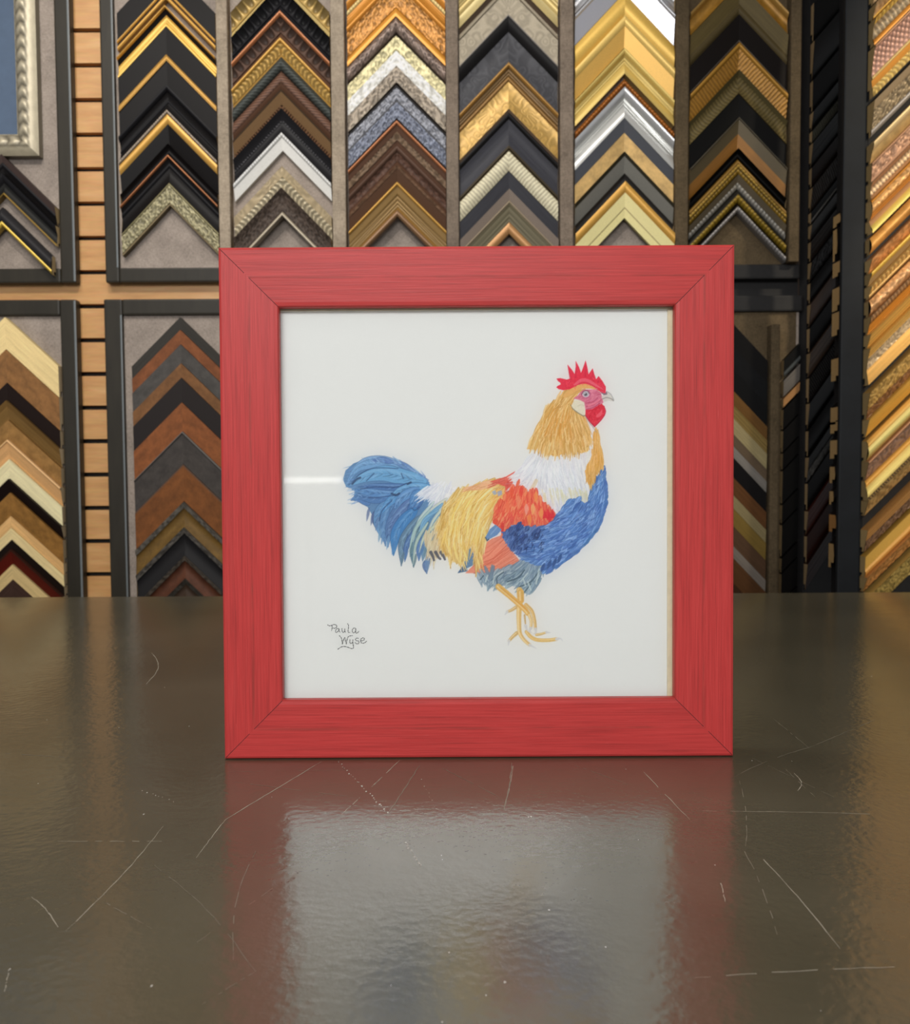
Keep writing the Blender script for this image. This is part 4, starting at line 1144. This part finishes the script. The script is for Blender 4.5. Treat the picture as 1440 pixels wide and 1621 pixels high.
for r_ in [(-76,-37,'orange gold corner sample with pearl beading','S','g',[(12,'gdo','round'),(8,'gdp','bead',1),(19,'gdo','ridge')]),
 (-36,26,'wide orange gold corner sample with scroll ornament','S','g',[(9,'gdo','round'),(36,(206,144,70),'orn'),(16,(226,158,62),'round')]),
 (26,50,'brown-silver ornate corner sample','O','g',[(24,(148,128,116),'orn')]),
 (56,80,'pale cream gold ornate corner sample','F','g',[(24,(192,182,138),'fine')]),
 (80,104,'chalk white ornate corner sample','F','s',[(24,(232,230,222),'fine')]),
 (104,130,'taupe silver ornate corner sample','F','g',[(26,(138,126,110),'fine')]),
 (134,158,'pewter ornate corner sample with black edge','F','g',[(4,'bk2','round'),(20,(132,134,142),'orn')]),
 (158,187,'blue-grey pewter ornate corner sample','F','g',[(3,'bk2',''),(26,(112,118,134),'orn')]),
 (192,232,'brown carved corner sample with copper outer edge','R','s',[(6,'cop','round',2,'g'),(11,'br',''),(12,(134,110,88),'orn'),(11,'br','')]),
 (232,262,'brown corner sample with faint carved band','S','s',[(8,(108,82,68),'round'),(15,(96,70,58),'fine'),(7,'br','')]),
 (262,289,'dark walnut corner sample with hairline trim','R','s',[(5,(120,92,72),'fine'),(22,(98,72,56),'')]),
 (289,334,'olive gold corner sample with ridges','R','g',[(6,'gd','round',2),(12,(150,118,66),''),(20,(150,118,66),'ridge'),(7,'gdd','')]),
 (334,345,'thin bronze corner sample','F','g',[(1,(140,106,74),'round')])]:
    B3.yc = YBAR-.0004 if r_[0] >= 330 else YP
    sample(B3, *r_)
B4 = Column("fourth upper column", 805.5, 79, 200, YP, 1.02)
for r_ in [(-82,-37,'pale gold corner sample with ridges','S','g',[(12,'gdp','ridge'),(12,'gdp','round'),(21,(214,196,140),'')]),
 (-36,-18,'narrow dark and silver ridged corner sample','S','g',[(8,(94,78,66),''),(10,'tpp','ridge')]),
 (-18,26,'pale taupe damask corner sample','F','s',[(40,'tpp','damask'),(4,(150,144,138),'round')]),
 (27,99,'wide charcoal damask corner sample with black edge','S','s',[(22,(36,34,34),'round'),(50,(84,84,88),'damask')]),
 (100,173,'wide gold damask corner sample with ridged bronze edge','S','g',[(7,(176,132,66),'round',2),(12,(124,94,52),'ridge'),(8,(150,112,60),'round'),(44,(206,166,92),'damask')]),
 (173,235,'charcoal corner sample with brushed face','S','s',[(5,(96,78,62),''),(10,(40,38,38),'round'),(42,(68,68,74),'wood'),(5,(78,68,52),'')]),
 (235,270,'cream corner sample with carved ribs','O','s',[(4,(96,84,62),''),(30,(222,212,182),'rib')]),
 (271,302,'plain blue-black corner sample','F','s',[(1,(56,56,62),'wood')]),
 (302,371,'taupe and olive stepped corner sample with copper lip','R','s',[(18,(134,120,108),''),(5,(164,148,124),'round',1),(28,(124,116,92),'ridge'),(18,(190,140,88),'round',0,'g')])]:
    B4.yc = YBAR-.0004 if r_[0] >= 300 else YP
    sample(B4, *r_)
B5 = Column("fifth upper column", 989.5, 79.5, 200, YP, 1.04)
for r_ in [(-100,-62,'silver ridged corner sample','S','p',[(1,'sv','ridge')]),
 (-60,-14,'wide polished white silver corner sample','R','p',[(8,'sv','round'),(38,(196,196,204),'')]),
 (-13,26,'bright polished gold corner sample','O','g',[(1,'gdb','')]),
 (26,74,'broad smooth gold corner sample','R','g',[(16,(244,206,116),'round'),(32,(230,182,92),'')]),
 (77,117,'pale gold stepped corner sample','S','g',[(10,(226,196,110),'round'),(12,(230,200,116),'ridge'),(18,(228,196,110),'round')]),
 (124,138,'narrow amber bamboo corner sample','O','g',[(1,(170,100,30),'rib')]),
 (138,187,'polished silver-white stepped corner sample','S','p',[(14,(206,206,206),'round'),(14,(216,216,210),'ridge'),(21,(226,226,222),'round')]),
 (187,210,'plain slate charcoal corner sample','F','s',[(1,(78,80,86),'')]),
 (210,240,'brushed tan gold corner sample','F','g',[(1,(206,168,104),'burl')]),
 (241,275,'grey corner sample with olive outer edge','R','s',[(7,(58,52,34),''),(27,(124,122,114),'')]),
 (275,289,'narrow charcoal corner sample','S','s',[(1,(64,62,60),'')]),
 (290,346,'cream corner sample with golden outer edge','R','g',[(17,(222,168,76),'round'),(22,(232,220,158),'',0,'s'),(2,(150,130,84),''),(14,(236,224,160),'',0,'s')])]:
    B5.yc = YBAR-.0004 if r_[0] >= 290 else YP
    sample(B5, *r_)
DK = 0.62  # dims the sixth column, shade put into its tints
B6 = Column("sixth upper column", 1170.5, 78, 200, YP, 1.04)
for r_ in [(-62,-26,'gold leaf corner sample','S','g',[(10,'gd','round'),(26,(206,150,54),'burl')]),
 (-25,22,'olive bronze corner sample','R','s',[(30,(130,112,68),'wood'),(17,(112,96,60),'round')]),
 (22,67,'wide black corner sample with silver edge line','F','s',[(42,(40,30,26),''),(3,(130,120,110),'round',2,'g')]),
 (68,111,'gold corner sample carved with slanting ribs','R','g',[(10,(220,160,54),'round'),(33,(216,154,56),'rib')]),
 (111,148,'olive bronze ribbed corner sample','S','s',[(8,(110,98,62),''),(29,(140,122,76),'rib')]),
 (148,186,'deep black corner sample','F','s',[(1,(20,18,16),'')]),
 (187,235,'two-tone olive and gold corner sample','R','g',[(3,(130,120,100),'round',1),(22,(104,88,54),''),(23,(176,118,40),'wood')]),
 (235,251,'narrow black corner sample','S','s',[(1,(24,20,16),'')]),
 (251,277,'gold corner sample with double beading','O','g',[(8,(180,136,56),'round'),(9,(190,150,50),'bead',1),(9,(190,150,50),'bead')]),
 (277,299,'grey-brown corner sample with silver beading','R','g',[(12,(126,112,88),''),(10,(190,184,172),'bead',1)]),
 (300,321,'black corner sample with gold rope beading','O','g',[(8,(30,26,18),''),(13,(184,150,44),'bead',1)]),
 (322,336,'black corner sample with silver beading','O','g',[(5,(30,26,24),''),(9,(206,200,196),'bead',1)])]:
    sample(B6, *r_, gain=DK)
A1 = Column("upper left board", 3, 83, 350, YP, 1.0)
for r_ in [(245,275,'brown-black ridged corner sample','R','s',[(12,(74,60,56),''),(8,'bk2','round'),(10,'bk','')]),
 (275,308,'black ridged corner sample with hidden gold line','S','s',[(14,'bk2','round'),(16,(44,44,42),''),(3,(150,120,50),'',0,'g')]),
 (329,360,'black corner sample with bright gold lip','O','s',[(24,(58,56,58),'round'),(7,(240,206,90),'round',1,'g')])]:
    A1.yc = YBAR-.0003 if r_[0] > 320 else YP
    sample(A1, *r_, off=.007 if r_[0] > 320 else 0)
C1 = Column("lower left board", 9.5, 83, 700, YP, .935)
for r_ in [(502,553,'wide knotty pine corner sample','F','s',[(1,'pine','wood')]),
 (553,606,'rustic brown corner sample with dark grain','F','m',[(1,(146,102,58),'burl')]),
 (606,634,'black-brown corner sample','F','s',[(1,(48,34,30),'')]),
 (634,665,'olive walnut corner sample','R','s',[(10,(122,92,50),'wood'),(21,(138,106,60),'wood')]),
 (665,696,'tan walnut corner sample','F','s',[(1,(158,118,68),'burl')]),
 (696,727,'peach maple corner sample','R','s',[(4,(236,190,136),'round'),(27,'peach','wood')]),
 (727,758,'pale cream corner sample','F','s',[(1,(230,218,172),'wood')]),
 (758,780,'narrow black corner sample','R','s',[(1,(44,32,30),'')]),
 (780,817,'honey brown walnut corner sample','F','s',[(1,(146,104,52),'burl')]),
 (817,836,'narrow peach maple corner sample','F','s',[(1,(222,176,116),'wood')]),
 (836,855,'narrow cream corner sample','F','s',[(1,(232,208,152),'wood')]),
 (855,869,'thin black corner sample','F','s',[(1,(42,30,24),'')]),
 (869,894,'dark red mahogany corner sample','R','s',[(4,(70,40,30),''),(21,(104,34,24),'wood')]),
 (894,918,'pale maple corner sample','F','s',[(1,(214,186,130),'wood')]),
 (918,946,'dark espresso corner sample','F','s',[(1,(74,54,46),'wood')])]:
    sample(C1, *r_, raw=(226, 200, 160))
D1 = Column("first full lower column", 286.5, 79, 700, YP, .985)
for r_ in [(502,522,'narrow charcoal corner sample','F','m',[(1,(62,58,52),'wood')]),
 (522,545,'rust brown corner sample','F','m',[(1,'rust','burl')]),
 (545,575,'slate grey mottled corner sample','F','m',[(1,(86,82,78),'burl')]),
 (575,598,'coppery brown corner sample','F','m',[(1,(138,94,56),'burl')]),
 (598,637,'black-brown smooth corner sample','F','m',[(1,(52,42,40),'')]),
 (637,683,'wide rust stained corner sample','F','m',[(1,(150,88,46),'burl')]),
 (683,735,'wide charcoal corner sample with silver edge','F','m',[(3,(130,126,120),'round',1),(49,(74,68,64),'burl')]),
 (735,794,'widest rusty brown corner sample','F','m',[(3,(110,80,60),''),(56,(134,80,36),'burl')]),
 (795,835,'olive gold corner sample with worn silver edge','S','m',[(9,(126,120,110),'fine',1),(31,(124,94,44),'burl')]),
 (835,880,'black corner sample with worn silver edge','S','m',[(9,(116,110,102),'fine',1),(36,(42,40,42),'')]),
 (880,916,'reddish brown corner sample with chipped pale apex','S','m',[(7,(112,102,90),'fine',1),(29,(100,58,38),'burl')]),
 (916,945,'dark grey-brown corner sample at the counter edge','S','m',[(9,(96,90,80),'fine'),(20,(70,52,38),'')])]:
    sample(D1, *r_, gain=.85)
# small chipped patch on the pale apex
D6 = Column("lower column right of frame", 1139, 78.5, 700, YP, 1.06)
for r_ in [(489,525,'black corner sample','F','s',[(1,(22,18,16),'')]),
 (525,560,'black spotted corner sample','F','s',[(1,(24,24,26),'burl')]),
 (560,594,'smooth jet black corner sample','F','s',[(1,(16,15,15),'')]),
 (594,616,'dark gold-brown corner sample','F','s',[(1,(120,84,40),'wood')]),
 (616,637,'olive gold ridged corner sample','F','g',[(1,(150,122,58),'ridge')]),
 (637,662,'muted cream corner sample','F','s',[(1,(176,160,116),'wood')]),
 (662,681,'grey-brown corner sample','F','s',[(1,(110,92,72),'wood')]),
 (681,699,'weathered silver corner sample','F','s',[(1,(142,136,128),'wood')]),
 (699,730,'flat black corner sample','F','s',[(1,(26,22,22),'')]),
 (730,758,'chestnut brown corner sample','F','s',[(1,(108,70,38),'wood')]),
 (758,779,'sand coloured corner sample','F','s',[(1,(158,142,102),'wood')]),
 (779,807,'mustard olive corner sample','F','s',[(1,(140,114,56),'wood')]),
 (807,838,'mid brown corner sample','F','s',[(1,(98,72,52),'wood')]),
 (838,857,'narrow silver-grey corner sample','F','s',[(1,(138,128,118),'wood')]),
 (857,897,'walnut brown corner sample','F','s',[(1,(96,64,38),'wood')]),
 (897,942,'dark umber corner sample','F','s',[(1,(70,46,30),'wood')])]:
    D6.umin = .018 if r_[0] == 489 else 0
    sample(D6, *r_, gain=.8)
D7 = Column("far right lower column", 1321, 79, 640, YP, 1.05, sides=(-1,))
for r_ in [(487,516,'black corner sample with grey lip','F','s',[(20,(24,24,24),''),(9,(74,78,78),'round')]),
 (520,546,'silver-grey corner sample','F','s',[(1,(116,110,104),'wood')]),
 (549,563,'peach wood corner sample','F','s',[(1,(190,140,90),'')]),
 (566,598,'black corner sample with raw pale end','F','s',[(1,(18,16,16),'')]),
 (600,634,'black satin corner sample','F','s',[(1,(22,20,20),'')]),
 (636,662,'narrow black corner sample with raw end','F','s',[(1,(18,16,16),'')]),
 (664,716,'broad black corner sample with wide raw end','F','s',[(1,(16,15,15),'')]),
 (718,748,'black corner sample','F','s',[(1,(20,18,18),'')]),
 (750,800,'broad black corner sample','F','s',[(1,(16,15,15),'')]),
 (803,826,'slim black corner sample','F','s',[(1,(20,18,18),'')]),
 (828,872,'black low corner sample','F','s',[(1,(18,16,16),'')]),
 (874,908,'black corner sample with thin silver edge','F','s',[(28,(18,16,16),''),(5,(110,106,104),'round')])]:
    D7.umin = D7.hw-26/F*1.95
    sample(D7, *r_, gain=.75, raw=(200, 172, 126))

# ------------------------------------------------------------------ dark board receding behind the post
K = math.radians(30)
xk = X_(1276, YP-.01, 500)
dk = empty('dark_display_board', (xk, YP-.01, -.4), 'unlit black display board angled away, between the linen boards and black post', 'display board')
ck, sk_ = math.cos(K), math.sin(K)
def kp(u, d, z): return (u*ck+d*sk_, u*sk_-d*ck, z)
v = [kp(*p) for p in [(0,0,0),(.30,0,0),(.30,-.02,0),(0,-.02,0),(0,0,1.9),(.30,0,1.9),(.30,-.02,1.9),(0,-.02,1.9)]]
link('black_backing', mesh('black_backing', v, [(0,1,5,4),(1,2,6,5),(2,3,7,6),(3,0,4,7),(4,5,6,7),(0,3,2,1)], M_BLACK), dk)
K7 = Column("the dark angled board", None, None, None, YP-.012, 1.0, sides=(-1,), ang=K, xleft=xk, hw=.15, depth=1.0) if False else None
class KCol: pass
K7 = KCol(); K7.name = 'dark angled board'; K7.Y = YP; K7.slope = 1.0; K7.sides = (-1,); K7.ang = K; K7.depth = .9; K7.n = 0
K7.hw = .15; K7.xc = xk+.15*ck; K7.yc = YP-.012+.15*sk_; K7.Yf = YP-.03; K7.group = None; K7.pxz = 1268
ys = [0, 62, 124, 175, 205, 225, 264, 296, 335, 355, 382, 415, 448, 482, 520, 560, 600, 640, 684, 726, 768, 812, 852, 896, 940]
kd = [('glossy black corner sample', [(1,(18,16,16),'')]), ('black rounded corner sample', [(1,(26,23,22),'round')]), ('flat black corner sample', [(1,(18,16,16),'')]), ('black scooped corner sample', [(1,(24,22,20),'')]),
      ('green-grey ribbed corner sample', [(1,(66,64,54),'rib')]), ('black ridged corner sample', [(1,(26,23,22),'ridge')]), ('black-brown corner sample', [(1,(34,24,20),'')]), ('brown ribbed corner sample', [(1,(52,42,34),'rib')]),
      ('black corner sample with silver beads', [(20,(22,20,20),''),(9,(96,94,90),'bead')]), ('grey mottled corner sample', [(1,(58,56,54),'burl')]), ('umber ridged corner sample', [(1,(44,34,28),'ridge')]),
      ('black carved corner sample', [(1,(36,32,30),'orn')]), ('black satin corner sample', [(1,(20,18,18),'round')]), ('warm brown corner sample', [(1,(70,54,44),'round')]), ('black flat-faced corner sample', [(1,(18,16,16),'')]),
      ('cocoa brown corner sample', [(1,(74,58,46),'ridge')]), ('dark notched corner sample', [(1,(34,30,28),'dent')]), ('jet black corner sample', [(1,(14,13,13),'')]), ('soot black corner sample', [(1,(16,14,14),'round')]),
      ('black corner sample with grey carving', [(14,(18,16,16),''),(12,(78,76,72),'orn')]), ('ebony corner sample', [(1,(16,14,14),'')]), ('oxblood brown corner sample', [(1,(64,28,20),'ridge')]),
      ('dark red-brown corner sample', [(1,(56,26,18),'wood')]), ('deep maroon corner sample', [(1,(48,22,16),'ridge')])]
_up = .15*1442/2.0*1.04
for i in range(len(ys)-1):
    d = kd[i % len(kd)]
    sample(K7, ys[i]-_up, ys[i+1]-_up-2, d[0], 'R' if i % 2 else 'F', 's', d[1], gain=1.1, raw=(150, 126, 92))

# black post
xp0, xp1 = X_(1331, 1.80, 500), X_(1366, 1.80, 500)
post = empty('metal_post', ((xp0+xp1)/2, 1.815, -.92), 'tall black metal post left of the gold moulding rack', 'post')
v, f = box_vf(xp0, xp1, 1.80, 1.812, -.92, 1.9, bev=.003)
link('upright', mesh('upright', loc(post, v), f, M_POST), post)
v, f = box_vf(xp0-.02, xp1+.02, 1.77, 1.87, -.92, -.905, bev=.002)
link('base_plate', mesh('base_plate', loc(post, v), f, M_POST), post)

# raw-ended strips standing out from behind the post, lying on a narrow black rail
rk = empty('strip_rail', (xp1, 1.93, -.4), 'narrow black rail behind the post, carrying raw-ended moulding strips', 'rail')
v, f = box_vf(X_(1326, 1.93, 500), xp1+.03, 1.93, 1.945, -.4, 1.9)
link('rail_panel', mesh('rail_panel', loc(rk, v), f, M_BLACK), rk)
for i, (y0, y1, w, dsc) in enumerate([(340,358,12,'smallest raw-ended black strip at the top'),(362,412,7,'long thin raw-ended black strip'),(415,438,20,'raw-ended black strip with pointed tip'),(456,492,19,'tall block-ended black strip'),(495,531,21,'raw-ended black strip with hooked foot'),
      (568,603,17,'square-ended black strip'),(645,672,19,'wide raw-ended black strip'),(668,686,14,'short raw-ended black strip beneath the wide one'),(697,726,15,'notched raw-ended black strip'),(739,765,9,'narrow raw-ended black strip'),(778,799,7,'tiny raw-ended black strip'),(815,842,12,'orange-tinted raw-ended black strip'),(861,899,9,'lowest raw-ended black strip')]):
    Yb = 1.93; zt = Z_(y0, 1.91, 1320); zb_ = Z_(y1, 1.91, 1320)
    xe = X_(1331, 1.885, 500)
    dep = xe/((1331-w-720)/F)-1.885 if False else w/611*1.885
    e = empty('moulding_strip', (xe, Yb, zb_), f'{dsc}, showing left of the black post', 'moulding')
    dep = min(dep, .058)
    yb_ = Yb-.0; yf_ = Yb-dep
    H_ = zt-zb_
    pr = [(yb_, 0), (yb_-dep*.45, 0), (yb_-dep*.45, H_*.22), (yf_+dep*.1, H_*.22), (yf_, H_*.5), (yf_+dep*.12, H_), (yb_, H_)]
    V = []
    for x, zo in ((0, 0), (.025, .025)):
        V += [(x, p[0]-Yb-.001, p[1]+zo) for p in pr]
    n = len(pr)
    Fc = [(j, (j+1) % n, n+(j+1) % n, n+j) for j in range(n)]
    cc = [tuple(lin((26, 22, 20)))]*len(V)
    r0 = link('rail', mesh('rail', V, Fc+[tuple(range(n, 2*n))], M_SATIN, cols=cc), e)
    V2 = [(-.0003, p[0]-Yb, p[1]) for p in pr]
    link('cut_end', mesh('cut_end', V2, [tuple(range(n))[::-1]], M_RAW, cols=[tuple(lin((214, 176, 120) if i != 11 else (206, 150, 88), .75))]*n), r0, label='raw pale sawn end')

# ------------------------------------------------------------------ gold rack at the right edge
YR = 1.86
xg = X_(1379, YR-.035, 500)
rack = empty('gold_moulding_rack', (1.0, YR, -.4), 'black backed rack of gilded moulding samples at the right edge', 'display rack')
v, f = box_vf(xg+.004, xg+.36, YR, YR+.03, -.4, 1.7)
link('black_backing', mesh('black_backing', loc(rack, v), f, M_BLACK), rack)
v, f = box_vf(xp1+.002, xg+.004, YR+.001, YR+.006, -.4, 1.7)
link('side_stile', mesh('side_stile', loc(rack, v), f, M_POST), rack)
class GCol: pass
G1 = GCol(); G1.name = 'right-hand rack'; G1.Y = YR; G1.slope = 1.0; G1.sides = (-1, 1); G1.ang = 0; G1.depth = 1.35; G1.n = 0
G1.hw = .115; G1.xc = xg+.115; G1.yc = YR; G1.Yf = YR-.03; G1.group = None; G1.pxz = 1379
_ug = .115*F/(YR-.03)
for r_ in [(-30,-2,'brown gold corner sample','R','g',[(1,'champ','fine')]),
 (0,24,'beige corner sample with gold edge','R','g',[(20,(196,160,116),'fine'),(6,'gdb','round')]),
 (24,67,'silver and gold leaf carved corner sample','S','g',[(9,'gdb','leaf',1),(24,(186,164,130),'leaf'),(10,'gdo','round')]),
 (68,149,'very wide corner sample with copper crosshatch and gold scallops','S','g',[(5,'rose','round'),(42,(196,150,130),'lattice'),(6,'gdp','round',1),(12,'gdo',''),(16,(236,196,110),'leaf')]),
 (156,211,'taupe carved corner sample with silver lip','R','g',[(14,(170,144,108),''),(30,(164,142,108),'orn'),(11,(176,168,160),'round')]),
 (222,254,'cream gold corner sample','R','g',[(14,(240,208,150),'round'),(18,(214,180,118),'burl')]),
 (254,285,'rose taupe carved corner sample','F','g',[(5,'rose','round'),(21,(190,144,112),'fine'),(5,'rose','')]),
 (285,313,'rose gold corner sample with large round beads','S','g',[(8,(196,150,112),''),(14,(232,192,146),'bead',1),(6,(204,152,104),'')]),
 (313,345,'copper orange ribbed corner sample','O','g',[(6,'gdo','round'),(14,(218,164,100),'fine'),(12,(214,140,60),'ridge')]),
 (345,368,'champagne corner sample with bright yellow lip','V','g',[(10,(206,160,110),''),(13,(250,216,112),'round')]),
 (374,400,'orange gold corner sample with leaf spray','O','g',[(1,(226,164,84),'burl')]),
 (408,430,'rose gold carved corner sample','R','g',[(1,(214,156,100),'fine')]),
 (430,451,'yellow gold and taupe corner sample','R','g',[(9,(246,200,90),'round'),(12,(186,158,112),'')]),
 (451,472,'pale gold leafy corner sample','R','g',[(14,(232,188,112),'leaf'),(7,(236,194,120),'round')]),
 (474,500,'rose gold textured corner sample','O','g',[(1,(214,162,110),'fine')]),
 (500,528,'taupe and orange corner sample','R','g',[(12,(176,132,88),'bead'),(16,(222,152,62),'ridge')]),
 (528,550,'yellow gold ridged corner sample','R','g',[(1,(240,194,104),'ridge')]),
 (550,609,'wide gold corner sample with silver berry carving','S','g',[(16,(230,178,90),'ridge'),(18,(206,178,138),'orn'),(25,(236,180,94),'wood')]),
 (621,664,'gold corner sample with worn brown carving','R','g',[(26,(222,176,96),'orn'),(14,(160,116,76),'orn')]),
 (664,692,'smooth yellow gold corner sample','R','g',[(1,(242,188,84),'wood')]),
 (698,731,'bright reflective gold corner sample','O','g',[(10,(240,186,96),'round'),(20,(250,224,136),'round')]),
 (731,762,'mauve taupe corner sample','R','g',[(5,(206,150,110),'round'),(26,(158,124,106),'fine')]),
 (762,794,'yellow gold corner sample with dark dotted line','V','g',[(10,(240,176,80),'round'),(16,(250,216,124),'round'),(5,(116,88,40),'dent')]),
 (794,818,'champagne speckled corner sample','R','g',[(1,(200,164,104),'fine')]),
 (840,876,'tan gold corner sample with mauve carving','R','g',[(18,(222,162,92),'ridge'),(18,(158,122,94),'orn')]),
 (883,916,'gold corner sample with paired buttons','F','g',[(20,(240,188,88),''),(12,(228,168,84),'round')]),
 (916,940,'rose gold low corner sample','R','g',[(1,(218,160,96),'fine')]),
 (948,985,'pale gold carved corner sample at the counter','R','g',[(1,(220,186,104),'orn')])]:
    r2 = (r_[0]-_ug, r_[1]-_ug)+r_[2:]
    sample(G1, *r2, gain=1.05, raw=(196, 168, 116))

# ------------------------------------------------------------------ silver frame with blue panel, upper left
fx1 = X_(56, 1.955, 150); fz0 = Z_(244, 1.955, 56)
fx0, fz1 = fx1-.50, fz0+.62
sf = empty('silver_frame', ((fx0+fx1)/2, YP, fz0), 'antique silver leaf-carved frame around a slate blue panel at the upper left', 'picture frame')
RWd = (56-23)/F*1.955
cs = [(fx0, fz0), (fx1, fz0), (fx1, fz1), (fx0, fz1)]
for k in range(4):
    a_, b_ = cs[k], cs[(k+1) % 4]; sa_, sb_ = inward[k], inward[(k+1) % 4]
    nu, nvv = 260 if k == 1 else 160, 18
    V, Cc = [], []
    for i in range(nu):
        for j in range(nvv):
            fv = j/(nvv-1); w = fv*RWd
            pa = (a_[0]+sa_[0]*w, a_[1]+sa_[1]*w); pb = (b_[0]+sb_[0]*w, b_[1]+sb_[1]*w)
            t = i/(nu-1)
            V.append((pa[0]+(pb[0]-pa[0])*t, 0, pa[1]+(pb[1]-pa[1])*t))
    Va = np.array(V).reshape(nu, nvv, 3)
    fvv = np.linspace(0, 1, nvv)[None, :].repeat(nu, 0)
    al = (Va[..., 0] if k in (0, 2) else Va[..., 2])*1000; bm_ = fvv*RWd*1000
    h = 20+8*np.sin(np.pi*np.clip(fvv*1.1, 0, 1)); g = np.ones_like(h)
    mid = (fvv > .38) & (fvv < .95)
    lf = np.abs(((al+14*np.abs(fvv-.66)*2.2) % 26)/26-.5)*2
    s_ = np.clip(1-lf**1.6, 0, 1)*np.sin(np.clip((fvv-.36)/.6, 0, 1)*np.pi)**.6
    h = h+5.0*s_*mid; g = np.where(mid, .32+1.0*s_+.3*(vnoise(al*.4, bm_*.4, 5)-.5), .85+.2*vnoise(al*.1, bm_*.2, 8))
    Va[..., 1] = YP-h/1000
    base = lin((178, 168, 144), 1.0)
    Cc = np.clip(base[None, None, :]*g[..., None], 0, .95).reshape(-1, 3)
    ii = np.arange(nu*nvv).reshape(nu, nvv)
    q = np.stack([ii[:-1, :-1], ii[1:, :-1], ii[1:, 1:], ii[:-1, 1:]], -1).reshape(-1, 4)
    Vl = [tuple(p) for p in Va.reshape(-1, 3)]; Fq = [tuple(t) for t in q]; Cc = [tuple(c) for c in Cc]
    for e_ in (0, nvv-1):
        kk = len(Vl); p0, p1 = Vl[ii[0, e_]], Vl[ii[-1, e_]]
        Vl += [p0, p1, (p1[0], YP-.001, p1[2]), (p0[0], YP-.001, p0[2])]; Cc += [tuple(base*.5)]*4; Fq.append((kk, kk+1, kk+2, kk+3))
    link('rail', mesh('rail', loc(sf, Vl), Fq, M_GILT, cols=Cc, smooth=True), sf)
v, f = box_vf(fx0+RWd-.004, fx1-RWd+.004, YP-.010, YP-.001, fz0+RWd-.004, fz1-RWd+.004)
link('blue_panel', mesh('blue_panel', loc(sf, v), f, simple('slate blue board', (78, 96, 120), .7, nscale=50, namp=.06)), sf)

# ------------------------------------------------------------------ lights
def area(name, loc_, rot, sx, sy, power, col=(1, .97, .92), spread=180):
    l = bpy.data.lights.new(name, 'AREA'); l.shape = 'RECTANGLE'; l.size = sx; l.size_y = sy; l.energy = power; l.color = col
    l.spread = math.radians(spread)
    o = bpy.data.objects.new(name, l); COL.objects.link(o)
    o.location = loc_; o.rotation_euler = rot
    return o
def aim(o, tgt):
    o.rotation_euler = (Vector(tgt)-o.location).to_track_quat('-Z', 'Y').to_euler()
k1 = area('overhead_area_light', (-0.25, -1.35, 1.12), (0, 0, 0), 1.3, .4, 24.5, (.99, .99, 1)); aim(k1, (.02, .73, .1))  # added fill above the camera, well below the ceiling, brightens the framed drawing
k2 = area('overhead_area_light', (-0.4, 0.9, 1.90), (0, 0, 0), 1.4, .35, 9)
k3 = area('overhead_area_light', (-0.6, -2.6, 1.85), (0, 0, 0), 2.0, 1.0, 28, (1, .98, .96)); aim(k3, (-.5, .7, .2))  # unseen soft front light set behind the camera
def spot(name, loc_, tgt, power, deg, blend, col=(1, .93, .82), r_=.05):
    l = bpy.data.lights.new(name, 'SPOT'); l.energy = power; l.spot_size = math.radians(deg); l.spot_blend = blend; l.color = col; l.shadow_soft_size = r_
    o = bpy.data.objects.new(name, l); COL.objects.link(o); o.location = loc_; aim(o, tgt); return o
spot('rack_spotlight', (1.75, .45, 1.75), (1.16, 1.86, .95), 66, 30, .35, (1, .88, .68))
spot('rack_spotlight', (1.75, .45, 1.75), (1.12, 1.86, .30), 72, 30, .35, (1, .88, .68))
spot('board_spotlight', (-.42, .4, 1.85), (-.30, 1.98, .86), 46, 52, .28, (1, .95, .88))
spot('board_spotlight', (-1.0, .3, 1.8), (-.85, 1.98, .55), 30, 50, .6, (1, .94, .86))

# short fluorescent tube behind the camera, seen only as a streak in the picture glass
M_TUBE, nt, b = new_mat('lit tube')
b.inputs['Emission Color'].default_value = (1, .98, .92, 1); b.inputs['Emission Strength'].default_value = 9.0
tube = empty('floor_lamp', (-.72, -3.0, -.92), 'floor lamp with short fluorescent tube behind the camera, mirrored in the picture glass', 'lamp')
TZ = .327+.92
V = []
for i, x in enumerate((-.17, .17)):
    for k in range(12):
        V.append((x, .012*math.cos(k*math.pi/6), TZ+.012*math.sin(k*math.pi/6)))
Fc = [(k, (k+1) % 12, 12+(k+1) % 12, 12+k) for k in range(12)]+[tuple(range(12))[::-1], tuple(range(12, 24))]
link('glass_tube', mesh('glass_tube', V, Fc, M_TUBE), tube)
for nm, b_ in (('housing', (-.18, .18, -.045, -.014, TZ-.02, TZ+.02)), ('pole', (-.012, .012, -.042, -.018, .02, TZ-.02)), ('base', (-.15, .15, -.15, .10, 0, .02))):
    v, f = box_vf(*b_, bev=.002)
    link(nm, mesh(nm, v, f, M_POST), tube)

w = bpy.data.worlds.new('world'); SC.world = w; w.use_nodes = True
bg = w.node_tree.nodes['Background']; bg.inputs['Color'].default_value = (.95, .97, 1, 1); bg.inputs['Strength'].default_value = .36
SC.view_settings.view_transform = 'Standard'
SC.view_settings.look = 'None'
SC.view_settings.exposure = 0.0
